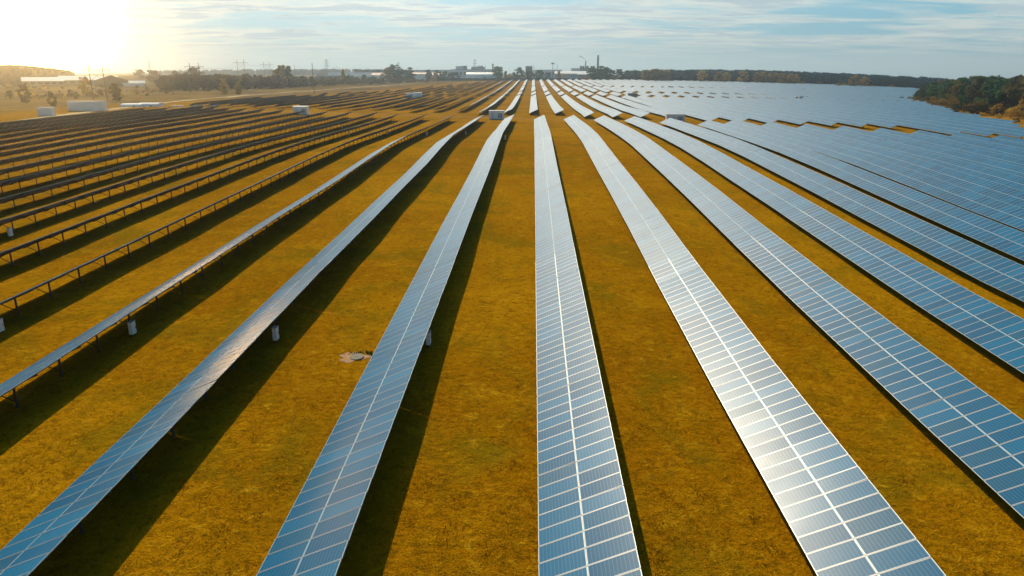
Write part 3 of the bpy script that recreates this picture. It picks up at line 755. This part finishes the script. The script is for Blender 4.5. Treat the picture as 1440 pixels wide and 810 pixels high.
# smoke wisp
x, y = away(823.2, 1400); z = slope(823, 85)*1400
mb = MB(); pr = None
for k in range(13):
    t_ = k/12; p = Vector((x-13*t_**1.5, y, z+10*t_-2*t_*t_)); r = .5+1.1*t_
    ring_ = [p+Vector((0, r*math.cos(a), r*math.sin(a))) for a in [math.pi/4*q for q in range(8)]]
    if pr:
        for q in range(8): mb.quad([pr[q], pr[(q+1)%8], ring_[(q+1)%8], ring_[q]], 'smoke')
    if k in (0, 12): mb.quad(ring_ if k else ring_[::-1], 'smoke')
    pr = ring_
m, N = mat('smoke'); N.b.inputs['Base Color'].default_value = (.8,.82,.84,1); N.b.inputs['Roughness'].default_value = 1; N.b.inputs['Alpha'].default_value = .22
o = link('smoke', mb.mesh('smoke')); o['kind'] = 'stuff'; o['label'] = 'thin wisp of smoke drifting left from the pointed chimney'; o['category'] = 'smoke'

def hframe(pa, pb, ytop, D, label):
    x0, y0 = away(pa, D); x1, y1 = away(pb, D); cx_, cy_ = (x0+x1)/2, (y0+y1)/2; z = hf(cx_, cy_); h = slope(pa, ytop)*D-z
    w = math.hypot(x1-x0, y1-y0)/2; t = thing('power_pylon', label, 'pylon', (cx_, cy_, z), math.atan2(-cx_, cy_), group='twin pole power pylons')
    for s_ in (-1, 1):
        mb = MB(); mb.tube((s_*w,0,-1),(s_*w,0,h), .36, .22, 'wood', 8); link('pole', mb.mesh('pole'), t)
    mb = MB(); mb.bar((-w*2.1,0,h*.86),(w*2.1,0,h*.86),.35,'wood'); link('crossarm', mb.mesh('crossarm'), t)
    mb = MB(); mb.bar((-w,.2,h*.55),(w,.2,h*.84),.18,'wood'); mb.bar((-w,-.2,h*.84),(w,-.2,h*.55),.18,'wood'); link('brace', mb.mesh('brace'), t)
    for xx in (-w*2, 0, w*2):
        mb = MB(); mb.tube((xx,0,h*.86-1.6),(xx,0,h*.86),.14,.14,'dark_glass',6); link('insulator', mb.mesh('insulator'), t)
    return Vector((cx_, cy_, z+h*.86-1.6)), w
py = []
for pa, pb, yt, D, lab in ((126,145.2,91.5,560,'nearest twin pole pylon, brown in the left glare'), (267.8,280.6,88.2,800,'second twin pole pylon beside a round autumn tree'),
                           (335,344.6,83.5,1090,'third twin pole pylon standing clear above the horizon'), (372,380.5,87,1240,'fourth twin pole pylon right of the tall clear one'), (396,401.5,91,1900,'farthest tiny twin pole pylon left of the autumn pair')):
    py.append(hframe(pa, pb, yt, D, lab))
for s_, nm in ((-1,'left'),(0,'middle'),(1,'right')):
    mb = MB()
    for (a, wa), (b, wb) in zip(py, py[1:]):
        A = a+Vector((s_*wa*2,0,0)); B = b+Vector((s_*wb*2,0,0)); p = A
        for k in range(1, 9):
            q = A.lerp(B, k/8); q.z -= 12*(k/8)*(1-k/8)*(B-A).length/300
            mb.tube(p, q, .035, .035, 'dark_metal', 4, False); p = q
    thing('power_line', f'{nm} conductor wire strung between the twin pole pylons', 'wire', me=mb.mesh('power_line'), group='power line wires')

def lattice(px, ytop, D, wpx, label, arms=3, name='lattice_pylon', cat='pylon'):
    x, y = away(px, D); z = hf(x, y); h = slope(px, ytop)*D-z; w = wpx*D/1045/2
    t = thing(name, label, cat, (x, y, z), math.atan2(-x, y)); mb = MB(); n = 7; th = max(.25, D*.00028)
    lv = [(w*(1-.85*(k/n)**.8), h*k/n) for k in range(n+1)]
    for (w0,z0),(w1,z1) in zip(lv, lv[1:]):
        c0 = [(-w0,-w0,z0),(w0,-w0,z0),(w0,w0,z0),(-w0,w0,z0)]; c1 = [(-w1,-w1,z1),(w1,-w1,z1),(w1,w1,z1),(-w1,w1,z1)]
        for k in range(4):
            mb.bar(c0[k], c1[k], th, 'grey_metal'); mb.bar(c0[k], c1[(k+1)%4], th*.6, 'grey_metal'); mb.bar(c1[k], c1[(k+1)%4], th*.6, 'grey_metal')
    link('tower_frame', mb.mesh('tower_frame'), t)
    for k in range(arms):
        mb = MB(); zz = h*(.62+.14*k); ww = w*(1.5-.3*k)+1.5; mb.bar((-ww,0,zz),(ww,0,zz),th,'grey_metal'); mb.bar((-ww,0,zz),(0,0,zz+h*.05),th*.6,'grey_metal'); mb.bar((ww,0,zz),(0,0,zz+h*.05),th*.6,'grey_metal'); link('crossarm', mb.mesh('crossarm'), t)
    return t
lattice(460.3, 82.5, 1500, 5, 'lattice pylon rising behind the hipped roof')
lattice(560.6, 87, 1500, 4, 'lattice pylon right of the tall green tree on the skyline')
lattice(668, 83, 1600, 4, 'lattice pylon standing above the pale factory roof')
t = lattice(211.8, 85.5, 1250, 5, 'lattice lookout tower with a platform on the left horizon', arms=0, name='lookout_tower', cat='tower')
mb = MB(); mb.box(-4.5,4.5,-3,3,12,14.5,'dark_metal'); link('platform', mb.mesh('platform'), t)

# walls, yard stock
def wall_run(p0, p1, D, hgt, m, label, name='boundary_wall', cat='wall'):
    x0, y0 = away(p0, D); x1, y1 = away(p1, D); n = 24; mb = MB(); bx, by, bz = x0, y0, hf(x0, y0)
    for k in range(n):
        a = (x0+(x1-x0)*k/n, y0+(y1-y0)*k/n); b = (x0+(x1-x0)*(k+1)/n-.25, y0+(y1-y0)*(k+1)/n)
        za, zb = hf(*a)-bz, hf(*b)-bz
        mb.box8([(a[0]-bx,a[1]-by,za-1),(b[0]-bx,b[1]-by,zb-1),(b[0]-bx,b[1]-by+.3,zb-1),(a[0]-bx,a[1]-by+.3,za-1),(a[0]-bx,a[1]-by,za+hgt),(b[0]-bx,b[1]-by,zb+hgt),(b[0]-bx,b[1]-by+.3,zb+hgt),(a[0]-bx,a[1]-by+.3,za+hgt)], m)
    thing(name, label, cat, (bx, by, bz), me=mb.mesh(name))
wall_run(600, 862, 1172, 3.8, 'dark_roof', 'long dark panel wall at the far edge of the solar field')
wall_run(355, 560, 1040, 2.6, 'pale_panel', 'long pale boundary wall behind the left scrub trees')
x, y, z, zt = place(823.5, 1160, 109); mb = MB()
for k in range(8): mb.box(-9+k*2.3, -9+k*2.3+2.15, 0, 3, -.5, max(3.2, zt-z)+.3*(k%3), 'orange_metal')
thing('orange_stock', 'row of orange stacked crates before the dark wall', 'crates', (x, y, z), me=mb.mesh('orange_stock'))
for px, lab in ((803,'left small white hut before the dark wall'), (811,'right small white hut before the dark wall')):
    x, y, z, zt = place(px, 1158, 109); t = thing('hut', lab, 'hut', (x, y, z)); mb = MB(); mb.box(-1.5,1.5,0,3,-.5,2.4,'white_paint'); link('wall', mb.mesh('wall'), t)
    mb = MB(); mb.quad([(-1.7,-.2,2.4),(1.7,-.2,2.4),(1.7,1.5,3.4),(-1.7,1.5,3.4)],'white_paint'); mb.quad([(-1.7,1.5,3.4),(1.7,1.5,3.4),(1.7,3.2,2.4),(-1.7,3.2,2.4)],'white_paint'); link('roof', mb.mesh('roof'), t)
strip('yard_road', [away(600,1185)[:2], away(700,1190)[:2], away(790,1195)[:2], away(850,1195)[:2]], 12, 'asphalt', .25)

# ------------------------------------------------------------------ vegetation
def crown_verts(r, shape, H, n_clump, per, leaf, spread=1.0):
    """leaf quads spread through clumps; shape: round / pine / conifer / poplar / bush"""
    out = []
    for k in range(n_clump):
        t = r.random(); a = r.uniform(0, 2*math.pi)
        if shape == 'pine':   zc = H*(.48+.50*t); rr = H*.20*math.sin(math.pi*min(1,(.18+.80*t)))**.7
        elif shape == 'conifer': zc = H*(.12+.86*t); rr = H*.19*(1.03-t)
        elif shape == 'poplar': zc = H*(.15+.83*t); rr = H*.15*math.sin(math.pi*(.12+.83*t))**.6
        elif shape == 'bush': zc = H*(.12+.8*t); rr = H*.50*math.sqrt(max(0,1-(t*.95)**2))
        else: zc = H*(.10+.86*t); rr = H*.33*math.sin(math.pi*(.14+.78*t))**.6
        rad_ = rr*math.sqrt(r.random())
        c = np.array([rad_*math.cos(a), rad_*math.sin(a), zc]); s_ = H*(.085 if shape != 'conifer' else .06)*r.uniform(.7,1.25)
        if shape == 'bush': s_ *= 1.8
        d = rng.normal(size=(per,3)); d /= np.linalg.norm(d,axis=1)[:,None]+1e-9
        p = c+d*s_*(rng.random((per,1))**.4)*np.array([1,1,.72])
        out.append(p)
    P = np.concatenate(out); n = len(P)
    u = rng.normal(size=(n,3)); u /= np.linalg.norm(u,axis=1)[:,None]; v = rng.normal(size=(n,3)); v -= (u*v).sum(1)[:,None]*u; v /= np.linalg.norm(v,axis=1)[:,None]
    s_ = leaf*rng.uniform(.6,1.3,(n,1)); V = np.stack([P-u*s_-v*s_*.6, P+u*s_-v*s_*.6, P+u*s_*.7+v*s_, P-u*s_*.7+v*s_], 1)
    V[...,2] = np.maximum(V[...,2], .02)
    return V.reshape(-1, 3)
PROTO = {}
def proto(shape, k, H=10.0):
    key = (shape, k)
    if key not in PROTO:
        r = random.Random(hash(shape) % 97 + k*13) if False else random.Random(sum(map(ord, shape))+k*13)
        nc = {'pine':34,'round':60,'bush':26,'conifer':50,'poplar':46}[shape]
        V = crown_verts(r, shape, H, nc, 40, .25 if shape != 'bush' else .32)
        mb = MB(); lean = r.uniform(-.3,.3); top = {'pine':.93,'round':.72,'bush':.5,'conifer':.97,'poplar':.9}[shape]
        tr = 'bark'
        segs = 5; pts = [Vector((lean*math.sin(q*1.1), lean*.5*math.cos(q), H*top*q/segs)) for q in range(segs+1)]; pts[0] = Vector((0,0,-.5))
        for q in range(segs): mb.tube(pts[q], pts[q+1], .20*(1-q/segs*.8), .20*(1-(q+1)/segs*.8), tr, 6, q == segs-1)
        for q in range(9):
            zz = H*(.3+.55*q/9)*top/.93; a = q*2.4; ln = H*(.20 if shape != 'conifer' else .13)*(1-.5*q/9)
            mb.tube((0,0,zz), (ln*math.cos(a), ln*math.sin(a), zz+ln*.45), .07, .02, tr, 4, False)
        PROTO[key] = (V, mb)
    return PROTO[key]
CM = {}
def tree(x, y, H, shape, leaf, label, name, cat='tree', group=None, wide=1.0, k=None):
    k = random.randrange(4) if k is None else k
    V, mb = proto(shape, k)
    key = (shape, k, leaf)
    if key not in CM: CM[key] = numpy_mesh('crown', V, 4, [leaf])
    tk = ('t', shape, k)
    if tk not in CM: CM[tk] = mb.mesh('trunk')
    t = thing(name, label, cat, (x, y, hf(x, y)), random.uniform(0, 6.28), group)
    s_ = H/10; t.scale = (s_*wide, s_*wide, s_)
    link('crown', CM[key], t); link('trunk', CM[tk], t)
    return t
def treepx(px, ytop, D, shape, leaf, label, name, wide=1.0, cat='tree', group=None, k=None):
    x, y = away(px, D, 105); z = hf(x, y); H = max(2.5, slope(px, ytop)*D-z)
    return tree(x, y, H/.98, shape, leaf, label, name, cat, group, wide, k)

# right hand wood: tall pines in front of the far field corner
r = random.Random(21)
ntree = 0
for k in range(2200):
    px = r.uniform(1294, 1560); D = r.uniform(375, 640)
    x, y = away(px, D); 
    edge = np.interp(px, [1294,1303,1320,1350,1400,1440,1560], [590,578,550,500,455,425,400])
    if D < edge+22: continue
    if D > edge+110: continue
    if any((x-a)**2+(y-b)**2 < 4.3**2 for a, b in (PT if ntree else [])): continue
    if not ntree: PT = []
    PT.append((x, y)); ntree += 1
    ytop = np.interp(px, [1294,1300,1312,1325,1345,1385,1400,1440], [127,122,117,115,112.5,107.5,108.5,108])+r.uniform(-1.0,7)
    z = hf(x, y); H = slope(px, ytop)*D-z
    leaf = 'leaf_pine' if r.random() < .60 else 'leaf_brown'
    kind = 'pine' if r.random() < .75 else 'round'
    if leaf == 'leaf_pine': lab = 'dark green pine among the crowded tall trees of the right hand wood'
    else: lab = 'brownish autumn tree among the crowded tall trees of the right hand wood'
    tree(x, y, H, kind, leaf, lab, 'pine_tree' if leaf == 'leaf_pine' else 'autumn_tree', group='dark pines of the right wood' if leaf == 'leaf_pine' else 'brown trees of the right wood', wide=1.25, k=r.randrange(4))
    if ntree > 215: break
# bushes in front of the wood
for px, yb, hp, leaf in ((1258,139.5,4,'leaf_green'),(1268,141,5,'leaf_green'),(1278,143,7,'leaf_rust'),(1289,145,9,'leaf_rust'),(1301,148,11,'leaf_rust'),(1312,150.5,13,'leaf_rust'),(1322,153,15,'leaf_rust'),(1333,156,17,'leaf_rust'),(1344,158,18,'leaf_rust'),
                     (1355,160,20,'leaf_green'),(1366,161,19,'leaf_rust'),(1376,161,18,'leaf_rust'),(1386,160,17,'leaf_green')):
    x, y, z = gp(px, yb); H = hp*cF.dot(Vector((x, y, z)))/FPX*1.05
    tree(x, y, H, 'bush', leaf, 'rusty olive bush in the hedge between the panels and right hand wood', 'bush', 'bush', 'bushes along the foot of the right wood', 1.45, k=r.randrange(4))
for n_, (px, yb, hp, lab) in enumerate(((1397,163,15,'leftmost of the yellow bushes by the right wood'),(1410,162,21,'tallest yellow bush against the dark right hand wood'),(1421,167,17,'low yellow bush between the tallest and the rightmost'),
                          (1432,166,25,'large golden bush near the right edge of the photo'),(1446,168,27,'golden bush cut off by the right edge of the photo'),(1404,169,9,'small yellow bush at the corner of the far panels'),(1428,174,9,'small brownish bush beside the last panels on the right'))):
    x, y, z = gp(px, yb); H = hp*cF.dot(Vector((x, y, z)))/FPX
    tree(x, y, H, 'bush', 'leaf_ochre' if n_ < 6 else 'leaf_scrub', lab, 'yellow_bush' if n_ < 6 else 'brown_bush', 'bush', None, 1.05, k=n_ % 4)

# trees one can tell apart along the skyline
def lst(rows):
    for px, yt, D, sh, lf, wd, lab, nm in rows: treepx(px, yt-.4, D, sh, lf, lab, nm, wd*(1.3 if sh == 'round' else 1.1))
lst([(397,92.5,900,'round','leaf_ochre',.8,'tall yellow tree of the pair left of the slim pole','autumn_tree'),
 (389,97,900,'round','leaf_ochre',.9,'lower yellow tree left of the tall yellow one','autumn_tree'),
 (406,93.5,880,'conifer','leaf_pine',1.3,'dark conifer right of the tall yellow tree','conifer'),
 (405,102,860,'bush','leaf_green',.9,'dark bush below the dark conifer','bush'),
 (274,95,1000,'round','leaf_rust',1.1,'round rust brown tree between the second pylon poles','autumn_tree'),
 (216,99.5,1000,'round','leaf_rust',1.2,'broad brown tree under the lookout tower','autumn_tree'),
 (196,98,1300,'round','leaf_scrub',1.2,'hazy round tree left of the lookout tower','tree'),
 (248,100,1050,'bush','leaf_rust',1.2,'brown tree left of the round rust tree','autumn_tree'),
 (258,101,1050,'bush','leaf_scrub',1.0,'brown bushy tree just left of the rust tree','autumn_tree'),
 (482.5,98,1000,'conifer','leaf_ochre',1.3,'olive pointed tree before the blue roofed warehouse','tree'),
 (490,104.5,960,'bush','leaf_pine',1.0,'dark bush right of the olive pointed tree','bush'),
 (512,105.5,1000,'round','leaf_green',.8,'small olive tree before the white walled shed','tree'),
 (524,107.5,1000,'bush','leaf_pine',1.0,'round dark bush before the white walled shed','bush'),
 (536.5,106,1000,'round','leaf_ochre',.7,'small yellowish tree at the end of the white walled shed','autumn_tree'),
 (546,95.5,1080,'round','leaf_rust',1.1,'orange brown tree beside the tallest green tree','autumn_tree'),
 (556,91.3,1080,'round','leaf_green',1.0,'tallest green tree left of the factory skyline','tree'),
 (563,97,1080,'round','leaf_green',.8,'lower green tree right of the tallest green tree','tree'),
 (577,96.2,1100,'poplar','leaf_pine',1.7,'tall dark broad tree left of the factory wings','tree'),
 (571,99,1100,'round','leaf_pine',1.0,'dark tree touching the tall broad dark one','tree'),
 (602.5,99,1120,'poplar','leaf_green',1.5,'slim green tree in front of the red banded hall','tree'),
 (615.5,98.5,1120,'round','leaf_green',1.0,'left one of the green trees before the factory','tree'),
 (625,101,1120,'round','leaf_pine',1.0,'dark round tree between two green ones before the factory','tree'),
 (633,103,1120,'round','leaf_green',.9,'small green tree before the factory','tree'),
 (641,102,1120,'round','leaf_green',1.1,'yellowish green tree left of the arched hangar','tree'),
 (609,106,1100,'bush','leaf_ochre',1.0,'small orange bush at the foot of the green trees','bush'),
 (700.5,94,1190,'poplar','leaf_pine',2.0,'dark oval tree right of the arched hangar','tree'),
 (711,100.5,1190,'conifer','leaf_pine',1.5,'pointed dark tree right of the dark oval one','conifer'),
 (717,104,1180,'bush','leaf_ochre',1.1,'yellow bush right of the pointed dark tree','bush'),
 (723,102,1180,'round','leaf_green',1.0,'green tree with yellow side before the tower block','tree'),
 (731,95,1210,'round','leaf_pine',1.0,'dark round tree left of the tower block','tree'),
 (746,99.5,1180,'round','leaf_green',1.5,'broad green tree before the dark tower block','tree'),
 (759,99,1190,'round','leaf_pine',1.2,'dark blue green tree right of the tower block','tree'),
 (770.5,102.5,1180,'round','leaf_green',.9,'small olive tree left of the floodlight mast','tree'),
 (786,100.5,1180,'conifer','leaf_ochre',1.5,'yellow pointed tree before the glazed hall','autumn_tree'),
 (792,104,1175,'bush','leaf_ochre',1.0,'low yellow bush before the glazed hall','bush'),
 (832.5,95.5,1180,'poplar','leaf_pine',1.9,'dark poplar before the plant building','poplar'),
 (845,94.3,1180,'poplar','leaf_pine',2.1,'dark poplar just right of the tall chimney','poplar'),
 (853,95.2,1180,'poplar','leaf_pine',2.2,'second dark poplar right of the tall chimney','poplar'),
 (861,99,1180,'round','leaf_green',1.0,'olive tree right of the two dark poplars','tree'),
 (871,98,1175,'round','leaf_green',1.3,'broad olive tree at the start of the far wood','tree'),
 (880,99.5,1170,'round','leaf_pine',1.0,'dark tree at the start of the far wood','tree'),
 (893,100,1170,'round','leaf_pine',1.4,'dark round tree before the yellowing wood edge','tree')])
# yellow crowns along the far wood
for k, (px, yt, sh) in enumerate(((908,98.5,'round'),(916,97.5,'round'),(923,97,'round'),(931,97.5,'round'),(938,99,'round'),(988,99.5,'round'),(1011,101,'round'),(1022,101.5,'round'),(1045,100.5,'round'),(1066,102,'round'),(1074,101.5,'round'),(1083,102.5,'round'),(1092,103,'round'),(1102,103,'round'),(1112,104,'round'),(1120,104.5,'round'),
                      (1085,109,'bush'),(1130,114,'bush'),(1155,114.5,'bush'),(1188,116.5,'bush'),(1202,106.5,'round'),(1217,108,'round'),(1228,119,'bush'),(1256,119.5,'bush'),(1180,116,'bush'),(1048,110.5,'bush'))):
    D = 1125 if px < 1100 else (1105 if px < 1180 else 1040)
    treepx(px, yt, D, sh, 'leaf_ochre', 'yellow autumn tree along the edge of the far dark wood', 'autumn_tree', 1.3, group='yellow trees at the edge of the far wood', k=k % 4)

def wood(name, label, pts, leaf, ntree, seed, shape='round', H=(11,15)):
    """a far wood that reads as one mass; pts: (px, D, ytop) lines, trees fill 70 m behind them"""
    r = random.Random(seed); Vs = []
    xs = [p[0] for p in pts]
    for k in range(ntree):
        px = r.uniform(xs[0], xs[-1]); D0 = np.interp(px, xs, [p[1] for p in pts]); yt = np.interp(px, xs, [p[2] for p in pts])
        D = D0+r.random()**1.5*90*(D0/1100); x, y = away(px, D); z = hf(x, y)
        Ht = (slope(px, yt+r.uniform(-.5,2.2))*D-z)
        V, _ = proto(shape if r.random() < .8 else 'conifer', r.randrange(4))
        q = V.reshape(-1,4,3)[r.randrange(7)::7]; s_ = Ht/10
        sp_ = (s_*1.25, s_*1.25, s_)
        a = r.uniform(0,6.28); c_, n_ = math.cos(a), math.sin(a)
        ctr = q.mean(1, keepdims=True); q = ctr+(q-ctr)*2.3
        w_ = np.stack([(q[...,0]*c_-q[...,1]*n_)*sp_[0]+x, (q[...,0]*n_+q[...,1]*c_)*sp_[1]+y, q[...,2]*sp_[2]+z], -1)
        Vs.append(w_.reshape(-1,3))
    me = numpy_mesh(name, np.concatenate(Vs), 4, [leaf]); o = link(name, me); o['kind'] = 'stuff'; o['label'] = label; o['category'] = 'wood'
wood('far_wood', 'dark mixed wood along the far right edge of the solar field', [(880,1200,99.5),(940,1180,98.3),(1000,1165,98),(1050,1160,98.8),(1100,1150,100),(1200,1090,104),(1300,1030,108.5),(1345,1000,112),(1420,980,116)], 'leaf_far', 620, 3)
wood('horizon_wood', 'thin dark strip of wood on the left horizon', [(225,2700,99.2),(270,2600,98.6),(340,2500,97.6),(480,2400,97),(600,2400,98)], 'leaf_far', 420, 4)
wood('hill_wood', 'wooded hill glowing orange at the far left', [(-60,1000,92),(0,1010,92.6),(30,1020,92.5),(60,1030,95),(80,1050,97.5),(100,1080,99.5)], 'leaf_far_left', 230, 5)
wood('tree_belt', 'dark tree belt behind the red roofed shed', [(502,1350,98.5),(540,1350,97.5),(575,1350,99)], 'leaf_far', 60, 6)
wood('scrub_belt', 'brown scrub belt across the waste ground on the left', [(225,760,106.5),(300,780,104.5),(370,800,105.5),(430,840,107.5),(500,930,109),(600,1030,110.5)], 'leaf_scrub', 260, 8, 'bush')

# scattered scrub on the waste ground, left
r = random.Random(33); n_ = 0
for k in range(900):
    px = r.uniform(-20, 470); yy = r.uniform(108, 140)
    lim = np.interp(px, [0,100,220,330,470], [158,146,139,131,124])
    if yy > lim-3: continue
    x, y, z = gp(px, yy, 1400); D = math.hypot(x, y)
    if D > 980: continue
    tall = px < 230
    H = r.uniform(1.4, 3.4) if r.random() < .90 else (r.uniform(4.0, 6) if tall else r.uniform(3.5, 5.5))
    lf = r.choice(['leaf_scrub','leaf_scrub','leaf_rust','leaf_ochre','leaf_green'])
    cn = {'leaf_scrub':'brownish','leaf_rust':'rust coloured','leaf_ochre':'yellow','leaf_green':'dull green'}[lf]
    sh = 'bush' if H < 5 else 'round'
    tree(x, y, H, sh, lf, f'{cn} {"bush" if sh=="bush" else "small tree"} scattered over the dry waste ground on the left', 'bush' if sh == 'bush' else 'small_tree', 'bush' if sh == 'bush' else 'tree', f'{cn} {"bushes" if sh=="bush" else "small trees"} on the waste ground', r.uniform(.9,1.3), k=r.randrange(4))
    n_ += 1
    if n_ >= 230: break
for px, yt, D, lab in ((29,119,520,'tall thin tree in front of the hazy shed, far left'),(66,131,460,'thin young tree behind the small white cabin'),(116,108,640,'yellow tree covering the long pale shed'),(158,118,520,'dark rounded bush tree behind the long white trailer'),(313,111,640,'yellow slender tree left of the sandy road bend'),(333,115,620,'yellow pointed bush tree near the sandy road bend')):
    treepx(px, yt, D, 'round', 'leaf_ochre' if 'yellow' in lab else 'leaf_scrub', lab, 'small_tree', .9)

# ------------------------------------------------------------------ dry grass in the near alleys
def grass():
    n = 170000
    d = 17+75*rng.random(n)**1.35
    ang = rng.uniform(-.72, .66, n)
    x = d*np.sin(ang)*1.15; y = d*np.cos(ang)
    keep = (y > 12); x, y = x[keep], y[keep]
    cl = np.sin(x*1.9+2*np.sin(y*.7))*np.sin(y*1.4+1.7*np.sin(x*.9))
    k2 = rng.random(len(x)) < np.clip(.55+.35*cl, .2, 1); x, y = x[k2], y[k2]
    z = hz(x, y); n = len(x)
    V = []
    for b in range(3):
        a = rng.uniform(0, 6.28, n); h = rng.uniform(.03,.11, n)*(.7+.6*np.clip(cl[k2],0,1)); w = rng.uniform(.012,.028, n); l = rng.uniform(.02,.12, n)
        ox, oy = rng.normal(0,.05,n), rng.normal(0,.05,n)
        p0 = np.stack([x+ox-w*np.sin(a), y+oy+w*np.cos(a), z-.02], -1); p1 = np.stack([x+ox+w*np.sin(a), y+oy-w*np.cos(a), z-.02], -1)
        p2 = np.stack([x+ox+l*np.cos(a), y+oy+l*np.sin(a), z+h], -1)
        V.append(np.stack([p0,p1,p2],1))
    me = numpy_mesh('grass', np.concatenate(V).reshape(-1,3), 3, ['grass'])
    o = link('grass', me); o['kind'] = 'stuff'; o['label'] = 'dry ochre grass covering the alleys between the panel rows'; o['category'] = 'grass'
grass()

# ------------------------------------------------------------------ haze
HAZE = .00035
m, N = mat('haze'); N.n.remove(N.b); vs = N.add('ShaderNodeVolumePrincipled')
vs.inputs['Density'].default_value = HAZE; vs.inputs['Color'].default_value = (.80,.92,1,1); vs.inputs['Anisotropy'].default_value = .93
N.link(vs.outputs[0], N.n['Material Output'].inputs['Volume'])
mb = MB(); zb = float(GZ.min())-1.0; mb.box(GX[0]-30, GX[-1]+30, GY[0]-30, GY[-1]+30, zb, 60, 'haze')
o = link('haze', mb.mesh('haze')); o['kind'] = 'stuff'; o['label'] = 'thin blue air haze over the whole field'; o['category'] = 'haze'

S.cycles.use_denoising = True
S.cycles.max_bounces = 6; S.cycles.volume_bounces = 0; S.cycles.transparent_max_bounces = 12
S.cycles.use_adaptive_sampling = True; S.cycles.adaptive_threshold = .02
